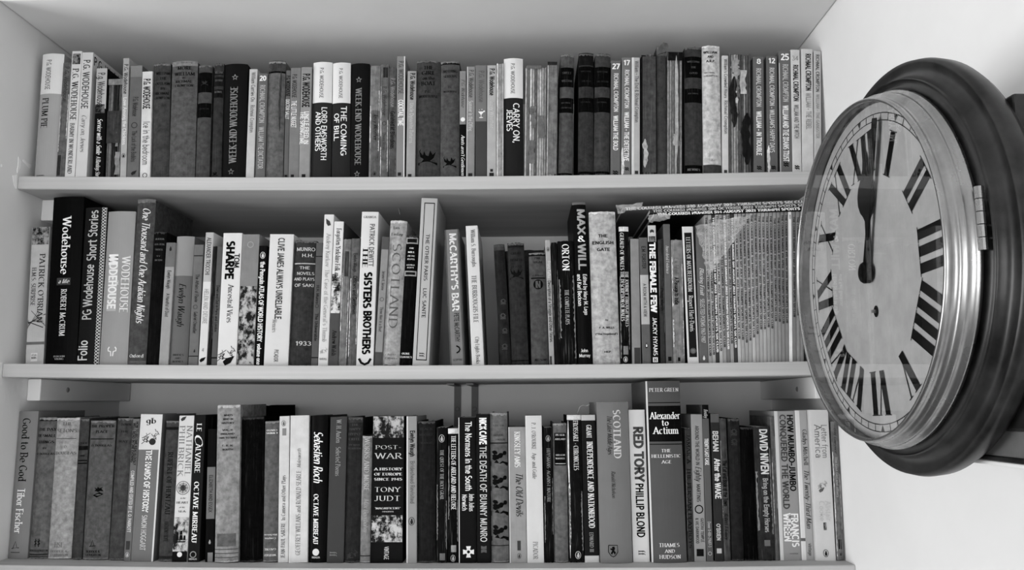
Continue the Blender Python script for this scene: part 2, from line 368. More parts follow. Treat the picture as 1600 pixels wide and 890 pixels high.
# ---------------------------------------------------------------- books
def ellipse(cx, cy, rx, ry, n=14): return [(cx + rx * math.cos(2 * math.pi * i / n), cy + ry * math.sin(2 * math.pi * i / n)) for i in range(n)]
def ring2(V, Fc, cx, cy, rx, ry, t, n=16):
    pts = ellipse(cx, cy, rx, ry, n); pts.append(pts[0]); strokes_mesh(V, Fc, pts, t, 0, True)
def poly2(V, Fc, pts): b = len(V); V += pts; Fc.append(tuple(range(b, b + len(pts))))
def line2(V, Fc, pts, t): strokes_mesh(V, Fc, pts, t, 0)
def emblem(kind):
    """flat printed device in a unit square centred on the origin"""
    V = []; Fc = []; r = random.Random(kind)
    if kind == 'penguin':
        ring2(V, Fc, 0, 0, .36, .5, .07); poly2(V, Fc, [(-.05, .34), (.1, .3), (.13, .12), (.2, -.1), (.12, -.36), (-.1, -.36), (-.17, -.05), (-.08, .12)])
    elif kind == 'bird':
        poly2(V, Fc, [(-.05, .5), (.12, .42), (.16, .2), (.3, -.1), (.18, -.5), (-.16, -.5), (-.25, -.05), (-.1, .2)])
    elif kind == 'star':
        P = []
        for i in range(11):
            rr = .5 if i % 2 == 0 else .2; an = math.pi / 2 + i * math.pi / 5; P.append((rr * math.cos(an), rr * math.sin(an)))
        line2(V, Fc, P, .09)
    elif kind == 'waves':
        for dy in (-.22, .22):
            line2(V, Fc, [(-.5 + i * .1, dy + .16 * math.sin(i * 1.25)) for i in range(11)], .22)
    elif kind == 'glass':
        poly2(V, Fc, [(-.36, .3), (.36, .3), (.03, -.12), (-.03, -.12)]); poly2(V, Fc, [(-.03, -.1), (.03, -.1), (.03, -.42), (-.03, -.42)])
        poly2(V, Fc, ellipse(0, -.44, .25, .06)); poly2(V, Fc, ellipse(.36, .32, .1, .1)); poly2(V, Fc, ellipse(-.2, .5, .04, .04)); poly2(V, Fc, ellipse(.1, .56, .05, .05))
    elif kind == 'horns':
        line2(V, Fc, [(-.3, .5), (-.44, .3), (-.42, .08), (-.15, .0), (-.1, -.5)], .13); line2(V, Fc, [(.3, .5), (.44, .3), (.42, .08), (.15, .0), (.1, -.5)], .13)
    elif kind == 'shield':
        ring = [(-.4, .5), (.4, .5), (.42, -.1), (.2, -.42), (0, -.52), (-.2, -.42), (-.42, -.1), (-.4, .5)]; line2(V, Fc, ring, .07)
        poly2(V, Fc, [(-.1, .36), (.12, .4), (.18, .2), (.1, .02), (.24, -.12), (.16, -.36), (.02, -.12), (-.12, -.34), (-.22, -.2), (-.08, .04), (-.26, .12), (-.24, .24), (-.08, .22)])
    elif kind == 'winged':
        poly2(V, Fc, [(-.5, -.42), (.5, -.42), (.48, -.3), (.1, -.22), (.3, -.05), (.42, .3), (.25, .12), (.12, .36), (.04, .05), (-.1, .1), (-.2, .32), (-.26, .1), (-.42, .3), (-.36, .48), (-.46, .34), (-.4, .02), (-.22, -.1), (-.34, -.26), (-.5, -.3)])
    elif kind == 'cross':
        ring2(V, Fc, 0, 0, .2, .2, .12)
        for s, c in ((0, 1), (1, 0), (0, -1), (-1, 0)):
            poly2(V, Fc, [(s * .22 - c * .14, c * .22 + s * .14), (s * .5 - c * .22, c * .5 + s * .22), (s * .5 + c * .22, c * .5 - s * .22), (s * .22 + c * .14, c * .22 - s * .14)])
    elif kind == 'compass':
        ring2(V, Fc, 0, 0, .48, .48, .04, 20); ring2(V, Fc, 0, 0, .34, .34, .03, 20)
        for i in range(16):
            an = i * math.pi / 8; rr = .46 if i % 2 == 0 else .32
            poly2(V, Fc, [(.07 * math.cos(an + 1.57), .07 * math.sin(an + 1.57)), (.07 * math.cos(an - 1.57), .07 * math.sin(an - 1.57)), (rr * math.cos(an), rr * math.sin(an))])
    elif kind == 'ring': ring2(V, Fc, 0, 0, .42, .42, .12)
    elif kind == 'disc': poly2(V, Fc, ellipse(0, 0, .42, .42, 18))
    elif kind == 'square': poly2(V, Fc, [(-.5, -.5), (.5, -.5), (.5, .5), (-.5, .5)])
    elif kind == 'frame': line2(V, Fc, [(-.5, -.5), (.5, -.5), (.5, .5), (-.5, .5), (-.5, -.5)], .05)
    elif kind == 'bowtie':
        poly2(V, Fc, [(-.4, .5), (0, .38), (.4, .5), (.4, .04), (0, -.0), (-.4, .04)]); poly2(V, Fc, [(-.4, -.5), (0, -.38), (.4, -.5), (.4, -.06), (0, -.02), (-.4, -.06)])
    elif kind == 'flower':
        ring2(V, Fc, 0, .1, .25, .25, .1)
        for i in range(9): an = i * .7; poly2(V, Fc, ellipse(.36 * math.cos(an), .05 + .34 * math.sin(an), .12, .09, 7))
        line2(V, Fc, [(0, -.1), (-.05, -.5)], .08); poly2(V, Fc, [(-.05, -.4), (-.45, -.25), (-.4, -.45)]); poly2(V, Fc, [(-.05, -.4), (.4, -.25), (.35, -.48)])
    elif kind == 'tree':
        for i in range(7): poly2(V, Fc, [(x + r.uniform(-.04, .04), y) for x, y in ellipse(r.uniform(-.3, .1), r.uniform(-.1, .38), .16, .12, 7)])
        poly2(V, Fc, [(-.5, -.5), (.5, -.5), (.5, -.3), (.2, -.2), (0, -.34), (-.14, -.12), (-.3, -.3), (-.5, -.22)]); poly2(V, Fc, ellipse(.33, .25, .11, .13, 9))
    elif kind == 'spade':
        poly2(V, Fc, [(-.5, -.3), (-.1, -.5), (.5, -.2), (.12, .0)]); poly2(V, Fc, [(-.36, .1), (-.1, .06), (-.02, .0), (.2, .1), (.5, .06), (.3, .3), (.42, .46), (.1, .34), (-.06, .5), (-.1, .3), (-.4, .42), (-.22, .24)])
    elif kind == 'drawing':
        for i in range(9):
            x, y = r.uniform(-.35, .35), r.uniform(-.35, .35); P = [(x, y)]
            for q in range(5): x += r.uniform(-.2, .2); y += r.uniform(-.2, .2); P.append((max(-.5, min(.5, x)), max(-.5, min(.5, y))))
            line2(V, Fc, P, .035)
    elif kind == 'ship':
        poly2(V, Fc, [(-.5, -.42), (-.36, -.5), (.4, -.5), (.5, -.38)])
        for x, w, y0, y1 in ((-.28, .26, -.3, .1), (-.28, .2, .12, .38), (.05, .32, -.3, .14), (.05, .24, .16, .5), (.36, .2, -.3, .1)):
            poly2(V, Fc, [(x - w / 2, y0), (x + w / 2, y0), (x + w * .4, y1), (x - w * .4, y1)])
    elif kind == 'rigging':
        for i in range(7): line2(V, Fc, [(-.5, -.5 + i * .08), (.1 + i * .06, .5 - i * .12)], .022)
        line2(V, Fc, [(-.45, -.2), (.5, .3)], .05); line2(V, Fc, [(-.3, .5), (.5, -.35)], .03); line2(V, Fc, [(-.5, -.1), (.4, -.45)], .05)
    elif kind == 'leaf': poly2(V, Fc, [(-.5, 0), (-.2, .3), (.5, .5), (.2, -.1), (-.3, -.35)])
    elif kind == 'swoosh': line2(V, Fc, [(-.5, .15), (-.3, -.2), (0, -.34), (.3, -.2), (.5, .15)], .2)
    elif kind == 'pendant': line2(V, Fc, [(-.3, -.35), (0, .5), (.25, -.3), (-.5, -.42), (.5, -.3)], .09)
    elif kind == 'tally':
        for x in (-.22, .22):
            line2(V, Fc, [(x, -.5), (x, .5)], .1); line2(V, Fc, [(x + .16, .25), (x - .14, .18), (x + .14, -.14), (x - .16, -.25)], .12)
    return V, Fc

BOOKS = []
KIND = {  # board thickness, spine bulge, cover material, depth, name
'p': (.0007, 0, 'paper', .112, 'paperback_book'), 'g': (.0007, 0, 'gloss', .125, 'paperback_book'), 't': (.0007, .0015, 'tatty', .112, 'paperback_book'),
'h': (.0024, .004, 'gloss', .140, 'hardback_book'), 'c': (.0024, .004, 'cloth', .130, 'hardback_book'), 'k': (.0007, 0, 'block', .120, 'worn_book'), 'm': (.0004, 0, 'paper', .205, 'magazine')}
PREV = [None, None, None]
VB = [274, 568, 876]
GROUPS = ['books on the shelf under the ceiling', 'books on the shelf with the magazines', 'books on the lowest shelf']
def book(sh, xb0, xb1, xt0, yt, kind, g, label, marks=(), sb=None, dep=None, back=False, name=None, group=None):
    s = SETB[sh] if sb is None else sb
    vb = VB[sh] + (-4 if xb0 > 900 and sh < 2 else 0)
    th, bulge, mk, d, nm = KIND[kind]
    if dep: d = dep
    xa = on_y(xb0, vb, s).x; xb = on_y(xb1, vb, s).x
    z0 = SH[sh] + sag((xa + xb) / 2) + .0002
    T = on_y(xt0, yt, s); xt = T.x; H = T.z - z0
    w = xb - xa
    gap = .0004
    if not back:
        xa = max(xa, .0012); xt = max(xt, .0012)
        pv = PREV[sh]
        if pv:
            def rx(z): return pv[0] + (pv[1] - pv[0]) * z / pv[2]
            hm = min(H, pv[2])
            db = max(0, rx(0) + gap - xa); xa += db; w -= db
            xh = xa + (xt - xa) * hm / H
            dt = max(0, rx(hm) + gap - xh)
            xt += dt * H / hm
        w = max(w, .0035)
        lim = XR - .0012
        w = max(.004, min(w, lim - xa, lim - xt))
    H = min(H, (SH[sh - 1] - TS - SAG if sh else ZC) - z0 - .003)
    t = math.atan2(xt - xa, H); h = math.hypot(xt - xa, H)
    w *= math.cos(t)
    if not back: PREV[sh] = (xa + w / math.cos(t), xt + w / math.cos(t), H)
    zz = z0 + (w * math.sin(t) if t > 0 else 0)
    root = empty(name or nm, (xa, s, zz), t)
    tag(root, label, 'magazine' if kind == 'm' else 'book', group or GROUPS[sh])
    rr = random.Random(label)
    bulge = min(bulge, w * .16)
    ragged = .0016 if kind in 'ck' else (.0012 if kind == 't' else 0)
    e = .0006 if kind in 'pgm' else 0
    def sy(v): return bulge * (2 * v - 1) ** 2 + e * abs(2 * v - 1) ** 8
    vv = [0, .03, .1, .3, .5, .7, .9, .97, 1] if e else [i / 10 for i in range(11)]
    if kind == 'k':
        # coverless text block: folded gatherings of leaves with shreds of the spine
        n = max(3, int(w / .0036)); q = w / n
        for i in range(n):
            hh = h * (1 - rr.uniform(0, .022)); y0 = rr.uniform(0, .0034)
            V = []; Fc = []; x0, x1 = i * q + .0002, (i + 1) * q - .0002
            pts = [(x0, d), (x0, y0 + .0012), (x0 + q * .3, y0), (x1 - q * .3, y0), (x1, y0 + .0012), (x1, d)]
            V, Fc = extrude_profile(pts, 0, [hh + rr.uniform(-.001, .001) for _ in pts]); m = len(pts)
            Fc += [tuple(range(m - 1, -1, -1)), tuple(range(m, 2 * m))]
            mesh_obj('page_gathering', V, Fc, mat('block', max(30, g + rr.choice((-60, -25, 0, 12, 30, 45)))), root)
        for i in range(max(2, int(w / .008))):
            x0 = rr.uniform(0, w * .7); ww = rr.uniform(.15, .35) * w; za = rr.uniform(.02, .75) * h; hh = rr.uniform(.08, .3) * h
            m_ = 9; V = []; Fc = []
            for j in range(m_):
                z = za + hh * j / (m_ - 1); ja = rr.uniform(-.0012, .0012); jb = rr.uniform(-.002, .002)
                V += [(max(0, x0 + ja), -.0004 - rr.uniform(0, .0006), min(h, z)), (min(w, x0 + ww + jb), -.0004, min(h, z))]
            Fc = [(2 * j, 2 * j + 1, 2 * j + 3, 2 * j + 2) for j in range(m_ - 1)]
            mesh_obj('spine_shred', V, Fc, mat('tatty', max(25, g + rr.choice((-60, -40, 30)))), root)
    else:
        out = [(0, d)] + [(v * w, sy(v)) for v in vv] + [(w, d)]
        th = min(th, w * .2)
        inn = [(th, d)] + [(th + v * (w - 2 * th), sy(v) + th) for v in vv] + [(w - th, d)]
        m = len(out)
        top = [h - (rr.uniform(0, ragged) if 0 < i < m - 1 else 0) for i in range(m)]
        bot = [(rr.uniform(0, ragged) if 0 < i < m - 1 else 0) for i in range(m)]
        V = []
        for i in range(m): V += [(out[i][0], out[i][1], bot[i]), (inn[i][0], inn[i][1], bot[i]), (inn[i][0], inn[i][1], top[i]), (out[i][0], out[i][1], top[i])]
        Fc = []
        for i in range(m - 1):
            for j in range(4): Fc.append((i * 4 + j, i * 4 + (j + 1) % 4, (i + 1) * 4 + (j + 1) % 4, (i + 1) * 4 + j))
        Fc += [(3, 2, 1, 0), ((m - 1) * 4, (m - 1) * 4 + 1, (m - 1) * 4 + 2, (m - 1) * 4 + 3)]
        mesh_obj('cover', V, Fc, mat(mk, g), root)
        o_ = .003 if kind in 'hc' else .0006
        V = []; Fc = []; yf = max(sy(0), 0) + th + .0004
        box(V, Fc, th + .0002, w - th - .0002, yf, d - (.004 if kind in 'hc' else .0005), o_, h - o_)
        mesh_obj('page_block', V, Fc, mat('pages', 185), root)
    # ----- worn, flaking edges
    if kind in 'tc' and not back:
        def worn(a0, a1, b0, b1, gr, n_, vert):
            V = []; Fc = []
            for i in range(n_ + 1):
                q = i / n_; j0, j1 = rr.random(), rr.random()
                if vert: x0, x1, z = a0 + (a1 - a0) * .25 * j0, a0 + (a1 - a0) * (.3 + .7 * j1), b0 + (b1 - b0) * q; P = [(x0, z), (x1, z)]
                else: x = a0 + (a1 - a0) * q; P = [(x, b0 + (b1 - b0) * (.15 + .6 * j0 * j0) ), (x, b1 - .0002)]
                for x, z in P: V.append((x, sy(min(1, max(0, x / w))) - .00045, z))
            Fc = [(2 * i, 2 * i + 1, 2 * i + 3, 2 * i + 2) for i in range(n_)]
            mesh_obj('worn_edge', V, Fc, mat('tatty', gr), root)
        if kind == 't':
            gr = 205 if g > 80 else 120
            for q in range(2):
                za = rr.uniform(.02, .5) * h; zb_ = za + rr.uniform(.2, .45) * h
                worn(.0002, w * .16, za, zb_, gr, 24, True)
                za = rr.uniform(.02, .5) * h; zb_ = za + rr.uniform(.2, .45) * h
                worn(w - .0002, w * .86, za, zb_, gr, 24, True)
        else:
            worn(.0002, w - .0002, h * .972, h - .001, min(215, g + 42), 14, False)
            if sh == 2: worn(.0002, w - .0002, h * .016, .0012, min(215, g + 34), 14, False)
    # ----- print on the spine
    layers = {}
    def put(part, gray, mkind, V2, F2, lay):
        key = (part, gray, mkind, len(layers))
        V, Fc = layers.setdefault(key, ([], []))
        b = len(V); off = .00012 * lay + .00004 * min(len(layers), 12) + (.0007 if kind == 'k' else 0)
        for x, z in V2: V.append((x, sy(min(1, max(0, x / w))) - off, z))
        for f in F2: Fc.append(tuple(b + i for i in f))
    for mk_ in marks:
        c = mk_[0]
        if c == 'V' or c == 'U':
            _, s_, u0, u1, v, cap, gr, sty = mk_
            V2, F2, L_ = text_mesh(s_, sty); C = cap * w; k = (u1 - u0) * h / L_
            mid = .5 if s_.upper() == s_ else .42
            if c == 'V': Q = [(v * w + (y - mid) * C, h * (1 - u0) - x * k) for x, y in V2]
            else: Q = [(v * w - (y - mid) * C, h * (1 - u1) + x * k) for x, y in V2]
            put('lettering', gr, 'ink', Q, F2, 2.4)
        elif c == 'H' or c == 'X':
            _, s_, u, cap, v0, v1, gr, sty = mk_
            V2, F2, L_ = text_mesh(s_, sty); C = cap * w; k = (v1 - v0) * w / L_; zc = h * (1 - u)
            if c == 'H': Q = [(v0 * w + x * k, zc + (y - .5) * C) for x, y in V2]
            else: Q = [(v1 * w - x * k, zc - (y - .5) * C) for x, y in V2]
            put('lettering', gr, 'ink', Q, F2, 2.4)
        elif c == 'B' or c == 'P':
            if c == 'B': _, u0, u1, gr = mk_[:4]; v0, v1 = (mk_[4], mk_[5]) if len(mk_) > 5 else (0.003, .997); km = mk if mk != 'block' else 'tatty'; pn = 'colour_panel'
            else: _, u0, u1, v0, v1, gr = mk_[:6]; km = mk_[6] if len(mk_) > 6 else 'picture'; pn = 'picture_panel'
            cols = [v for v in ([v0] + [x for x in vv if v0 < x < v1] + [v1])]
            V2 = []; F2 = []
            if km == 'tatty' and c == 'P':      # a torn shred with ragged outline
                n_ = 16
                for i in range(n_ + 1):
                    q = i / n_; taper = min(1, 5 * min(q + .04, 1.04 - q)); mid_ = (v0 + v1) / 2 + (v1 - v0) * .12 * math.sin(q * 7 + g); hw = (v1 - v0) / 2 * taper
                    for sd in (-1, 1): V2.append((w * min(.99, max(.01, mid_ + sd * hw * rr.uniform(.55, 1.15))), h * (1 - u1 + (u1 - u0) * q)))
                put('spine_shred', gr, km, V2, [(2 * i, 2 * i + 1, 2 * i + 3, 2 * i + 2) for i in range(n_)], 2)
                continue
            for v in cols: V2 += [(v * w, h * (1 - u1)), (v * w, h * (1 - u0))]
            for i in range(len(cols) - 1): F2.append((2 * i, 2 * i + 2, 2 * i + 3, 2 * i + 1))
            put(pn, gr, km, V2, F2, 1 if c == 'B' else 1.5)
        elif c == 'O':
            _, kd, u, v, sz, gr = mk_[:6]; rot = mk_[6] if len(mk_) > 6 else 0
            V2, F2 = emblem(kd); cs, sn = math.cos(math.radians(rot)), math.sin(math.radians(rot))
            put('emblem', gr, 'ink', [(v * w + (x * cs - y * sn) * sz * w, h * (1 - u) + (x * sn + y * cs) * sz * w) for x, y in V2], F2, 2.2)
        elif c == 'T':     # title printed on a board, seen past shorter neighbours
            _, side, s_, y0, y1, u, capm, gr, sty = mk_
            V2, F2, L_ = text_mesh(s_, sty); k = (y1 - y0) / L_; zc = h * (1 - u)
            if side > 0: V = [(w + .0003, y0 + x * k, zc + (y - .5) * capm) for x, y in V2]
            else: V = [(-.0003, y1 - x * k, zc + (y - .5) * capm) for x, y in V2]
            mesh_obj('board_lettering', V, F2, mat('ink', gr), root)
    for key, (V, Fc) in layers.items(): mesh_obj(key[0], V, Fc, mat(key[2], key[1]), root)
    BOOKS.append(root)
    return root
W, K, M = 228, 20, 120
BW = 'P.G. WODEHOUSE'
# ------------------------------------------------ shelf under the ceiling
book(0, 52, 86.5, 65, 84, 'h', 158, 'jacketed hardback, white upper third over pale grey, against the left wall', [('B', 0, .325, 216), ('V', BW, .05, .29, .37, .22, 90, 's'), ('V', 'PLUM PIE', .36, .6, .32, .3, K, 'S'), ('H', 'JENKINS', .975, .05, .1, .5, 60, 's')], dep=.15)
book(0, 86.8, 100, 98.5, 97, 't', 100, 'thin torn grey paperback beside the white-topped hardback by the wall', [('V', 'P.G. Wodehouse', .04, .34, .5, .5, 60, 's'), ('B', .8, .97, 50, .1, .5)])
book(0, 101, 116.5, 111, 80, 'g', 208, 'white paperback with small dark portrait above capitals, head of spine rounded', [('P', .02, .105, .1, .9, 150), ('V', BW, .14, .55, .5, .6, K, 'S'), ('V', 'BARMY IN WONDERLAND', .57, .96, .48, .42, 50, 'S')])
book(0, 117.5, 135, 128, 82, 'g', 206, 'white paperback with spaced capitals and fine italic script, showing its cover edge', [('V', BW, .06, .45, .5, .55, 60, 's'), ('V', 'Carry on, Jeeves', .5, .79, .5, .42, 110, 'i'), ('T', 1, 'P.G. Wodehouse', .004, .125, .06, .013, 30, 's')], dep=.13)
book(0, 144, 161, 151, 107, 'g', 14, 'short paperback with pale top, black lower half and white script', [('B', 0, .37, 178), ('P', .33, .41, .0, .9, 120), ('V', 'P.g. Wodehouse', .04, .34, .45, .6, 60, 's'), ('V', 'Service with a Smile', .46, .78, .5, .45, W, 'I'), ('V', 'A Blandings Story', .8, .99, .5, .4, W, 'i')])
book(0, 163.5, 187, 168.6, 124, 'k', 108, 'low stub of a coverless book with sewn grey gatherings between black and grey paperbacks', [('B', .0, .06, 130), ('B', .32, .64, 62, .02, .95)], sb=.02)
book(0, 187.6, 197, 192.5, 91, 'p', 168, 'slim pale paperback with printed title all down it, beside the sewn stub', [('V', 'P.G. Wodehouse', .05, .3, .5, .62, 50, 's'), ('V', 'Love Among the Chickens', .33, .72, .5, .55, W, 's'), ('O', 'penguin', .81, .5, .75, K)], dep=.13)
book(0, 198, 216.7, 204, 103, 'p', 100, 'mid grey paperback with dark ring device halfway down the spine', [('B', 0, .1, 125), ('V', 'P.G. Wodehouse', .28, .45, .5, .42, 45, 's'), ('O', 'ring', .53, .5, .55, 60), ('V', 'The Luck of the Bodkins', .58, .85, .5, .38, 50, 's'), ('O', 'leaf', .95, .6, .5, 40)])
book(0, 218.6, 234.4, 222, 112, 'p', 206, 'short white paperback with bold black author and light long title', [('V', BW, .07, .35, .5, .62, K, 'b'), ('V', 'Ice in the bedroom', .47, .87, .5, .62, 60, 'l'), ('O', 'ring', .965, .5, .5, 50)])
book(0, 234.6, 262, 238, 99, 'c', 64, 'dark cloth hardback with cropped black capitals ending in OUTLAW', [('H', 'WILLIAM', .09, .15, .2, .98, 14, 'W'), ('H', 'THE', .135, .15, .42, .82, 14, 'W'), ('H', 'OUTLAW', .18, .15, .16, .98, 14, 'W'), ('H', 'BY', .225, .13, .5, .75, 14, 'W'), ('H', 'RICHMAL', .265, .14, .2, .98, 14, 'W'), ('H', 'CROMPTON', .305, .14, .14, .98, 14, 'W')])
book(0, 262.4, 303, 268, 96, 'c', 84, 'thick mid grey cloth hardback with frayed pale head, lettered MORE', [('B', 0, .04, 130), ('H', 'MORE', .06, .13, .25, .8, 18, 'W'), ('H', 'WILLIAM', .11, .13, .14, .9, 18, 'W'), ('H', 'BY', .145, .06, .45, .55, 18, 'W'), ('H', 'RICHMAL', .175, .09, .18, .82, 18, 'W'), ('H', 'CROMPTON', .21, .09, .16, .86, 18, 'W')])
book(0, 304.5, 326, 310, 101, 'c', 70, 'dark hardback with two plain black bands, beside the frayed thick grey one', [('B', .07, .245, 10), ('B', .34, .465, 10), ('O', 'winged', .16, .5, .5, 45), ('H', 'AND WILLIAM', .39, .1, .15, .85, 40, 'W')])
book(0, 330, 345, 334.7, 99, 'c', 50, 'narrow mottled dark hardback with four worn title lines in bands', [('B', .07, .1, 20), ('B', .12, .2, 25), ('B', .23, .3, 20), ('H', 'WILLIAM', .08, .25, .1, .9, 90, 'W'), ('H', 'THE FOURTH', .15, .2, .1, .9, 90, 'W'), ('H', 'RICHMAL', .25, .2, .1, .9, 90, 'W'), ('O', 'winged', .95, .4, .6, 14)])
book(0, 345.6, 382, 350, 100, 'h', 18, 'black hardback with grey star at each end, lettering climbing from the foot', [('U', 'WEEK-END WODEHOUSE', .2, .86, .47, .3, 125, 'W'), ('O', 'star', .12, .5, .26, 150), ('O', 'star', .935, .42, .26, 130)])
book(0, 384, 396.5, 390, 108, 'p', 182, 'slim stained white paperback with faint title, left of spine number 20', [('V', 'William Carries On', .03, .3, .5, .45, 90, 's'), ('V', 'Richmal Crompton', .33, .58, .5, .45, 110, 's')])
book(0, 399, 413.6, 404, 115, 'p', 98, 'grey paperback with spine number 20, left of the torn dark head cap', [('H', '20', .045, .5, .15, .85, W, 'b'), ('V', 'RICHMAL CROMPTON', .11, .47, .5, .5, 175, 's'), ('V', 'WILLIAM THE DICTATOR', .51, .9, .5, .5, 175, 's')])
book(0, 414, 441, 417, 95, 'c', 96, 'worn grey cloth hardback with torn dark head cap, right of spine number 20', [('B', 0, .09, 66), ('P', .08, .6, .68, .82, 60, 'tatty'), ('B', .09, .105, 14)])
book(0, 443.4, 450.2, 447.4, 110, 'p', 92, 'very slim grey paperback, first of three rising ones after the torn head cap', [('V', BW, .05, .24, .5, .8, K, 'b'), ('V', 'DOCTOR SALLY', .27, .45, .5, .8, 190, 'b'), ('O', 'square', .97, .5, .6, 30)])
book(0, 450.6, 466.6, 454.5, 106, 'p', 116, 'grey paperback with small black author over white title reading NUGGET', [('V', BW, .06, .27, .4, .4, K, 's'), ('V', 'THE LITTLE NUGGET', .3, .54, .4, .45, W, 's'), ('O', 'square', .97, .4, .3, 30)])
book(0, 467, 483.6, 471, 105, 'p', 138, 'pale grey paperback with tall black author and two white title lines', [('V', BW, .06, .36, .5, .6, K, 'b'), ('V', 'UNCLE FRED IN', .4, .69, .62, .4, 235, 's'), ('V', 'THE SPRINGTIME', .4, .69, .22, .4, 235, 's'), ('O', 'square', .97, .45, .35, 30)])
book(0, 485.4, 516, 489, 97, 'h', 40, 'white-topped dark hardback lettered with a title ending in OTHERS', [('B', 0, .35, 214), ('V', BW, .05, .31, .47, .18, 80, 's'), ('V', 'LORD EMSWORTH', .39, .84, .64, .25, W, 's'), ('V', 'AND OTHERS', .43, .76, .33, .25, W, 's')], dep=.14)
book(0, 517.4, 546, 519, 98, 'h', 38, 'white-topped dark hardback with COMING in its white title', [('B', 0, .35, 214), ('V', BW, .05, .31, .48, .18, 80, 's'), ('V', 'THE COMING', .38, .8, .66, .28, W, 's'), ('V', 'OF BILL', .44, .67, .26, .26, W, 's')], dep=.14)
book(0, 546.4, 575, 549, 99, 'h', 18, 'black hardback with grey star at each end, lettering running down from the head', [('V', 'WEEK-END WODEHOUSE', .22, .88, .43, .32, 125, 'W'), ('O', 'star', .145, .43, .32, 150), ('O', 'star', .955, .4, .32, 140)])
book(0, 575.8, 591.6, 579, 102, 't', 118, 'torn pale-streaked paperback right of the starred black hardback', [('B', .4, 1, 92, .2, .95), ('V', 'Jerry Weather', .43, .66, .6, .4, K, 'i'), ('O', 'penguin', .95, .6, .4, K)])
book(0, 593, 605.8, 595, 100, 't', 100, 'torn grey paperback with ring device, second of three ragged ones', [('B', .03, .12, 40, .3, .9), ('V', 'P.G. Wodehouse', .2, .45, .5, .45, 60, 's'), ('O', 'ring', .52, .5, .55, 60), ('V', 'Uneasy Money', .6, .75, .5, .4, 60, 's')])
book(0, 607, 618.4, 608, 105, 't', 78, 'darkest of three ragged paperbacks, with grey author over black title', [('V', 'P.G. Wodehouse', .1, .36, .5, .55, 130, 's'), ('V', 'Galahad at Blandings', .4, .73, .5, .55, 14, 's')])
book(0, 619, 632, 620.5, 88, 'g', 128, 'tall grey paperback with a bright worn edge, white title below dark author', [('V', BW, .04, .31, .5, .55, 70, 's'), ('V', 'COCKTAIL TIME', .36, .57, .5, .55, W, 'b'), ('B', 0, 1, 222, .86, .99), ('O', 'square', .96, .4, .4, 40)])
book(0, 634.6, 648.4, 637, 111, 'p', 150, 'short pale grey paperback with black author, left of the BOAT hardback', [('V', 'P.G. Wodehouse', .02, .27, .55, .5, 40, 'b'), ('V', 'Uncle Dynamite Returns', .3, .67, .5, .42, 185, 's'), ('O', 'square', .97, .4, .4, 40)])
book(0, 649.6, 687, 649.7, 94, 'c', 62, 'wide dark cloth hardback with BOAT lettering over a winged emblem', [('H', 'THE', .065, .15, .3, .7, 12, 'W'), ('H', 'GIRL', .11, .15, .22, .78, 12, 'W'), ('H', 'on the', .155, .13, .26, .76, 12, 'W'), ('H', 'BOAT', .2, .16, .2, .8, 12, 'W'), ('H', 'P.G.', .27, .1, .36, .62, 12, 'W'), ('H', 'WODEHOUSE', .31, .11, .1, .9, 12, 'W'), ('O', 'winged', .82, .5, .8, 10)])
book(0, 687.6, 717.6, 688.5, 95, 'c', 76, 'dark cloth hardback with NOTHING at its head and a winged emblem', [('B', .02, .032, 20), ('H', 'NOTHING', .09, .13, .14, .88, 20, 'W'), ('H', 'SERIOUS', .135, .13, .16, .86, 20, 'W'), ('H', 'P.G.', .23, .08, .42, .6, 20, 'W'), ('H', 'WODEHOUSE', .265, .1, .16, .86, 20, 'W'), ('O', 'winged', .86, .5, .7, 10), ('H', 'JENKINS', .985, .08, .1, .9, 20, 'W')])
book(0, 718, 727.8, 718.5, 111, 'g', 14, 'slim paperback, grey above and black below a small white figure', [('B', 0, .5, 128), ('V', 'P.G. Wodehouse', .08, .34, .5, .6, 70, 'i'), ('O', 'disc', .455, .5, .85, W), ('V', 'Aunts aren\'t Gentlemen', .6, .97, .5, .55, W, 'i')])
book(0, 728.4, 741.2, 729.8, 104, 'p', 132, 'slim grey paperback left of the one with a cocktail glass', [('V', 'P.G. Wodehouse', .03, .28, .5, .55, 70, 's'), ('V', 'Summer in the Offing', .31, .58, .45, .5, 190, 's'), ('B', 0, 1, 195, 0.01, .1), ('O', 'square', .97, .5, .5, 40)])
book(0, 742.8, 760.6, 743, 102, 'g', 66, 'two-tone grey paperback with a white cocktail glass on its spine', [('B', 0, .5, 112), ('V', 'P.G. Wodehouse', .05, .33, .5, .45, 88, 's'), ('O', 'glass', .435, .5, .75, W)])
book(0, 760.8, 775.2, 761.5, 102, 'p', 168, 'pale paperback with black author at head, right of the cocktail glass', [('V', 'P.G. Wodehouse', .03, .27, .5, .5, 40, 'b'), ('V', 'Heavy Weather', .3, .56, .5, .4, 192, 's'), ('O', 'square', .93, .5, .3, 40), ('O', 'square', .97, .5, .5, 40)])
book(0, 775.4, 786.6, 776, 99, 't', 150, 'slim tattered paperback with flaking white edges beside a white-topped hardback', [('B', 0, 1, 214, .02, .18), ('B', 0, 1, 205, .84, .98), ('B', .03, .1, 150, .3, .7)])
book(0, 787.2, 817.6, 787, 91, 'h', 32, 'tallest white-topped dark hardback, two-line white title starting CARRY', [('B', 0, .335, 216), ('V', BW, .045, .3, .47, .18, 80, 's'), ('V', 'CARRY ON,', .38, .71, .65, .3, W, 's'), ('V', 'JEEVES', .43, .61, .3, .27, W, 's')], dep=.14)
book(0, 819, 853, 821, 103, 'k', 165, 'wide pale coverless book with exposed gatherings after the white-topped hardback', [('B', 0, .03, 100, .05, .75)])
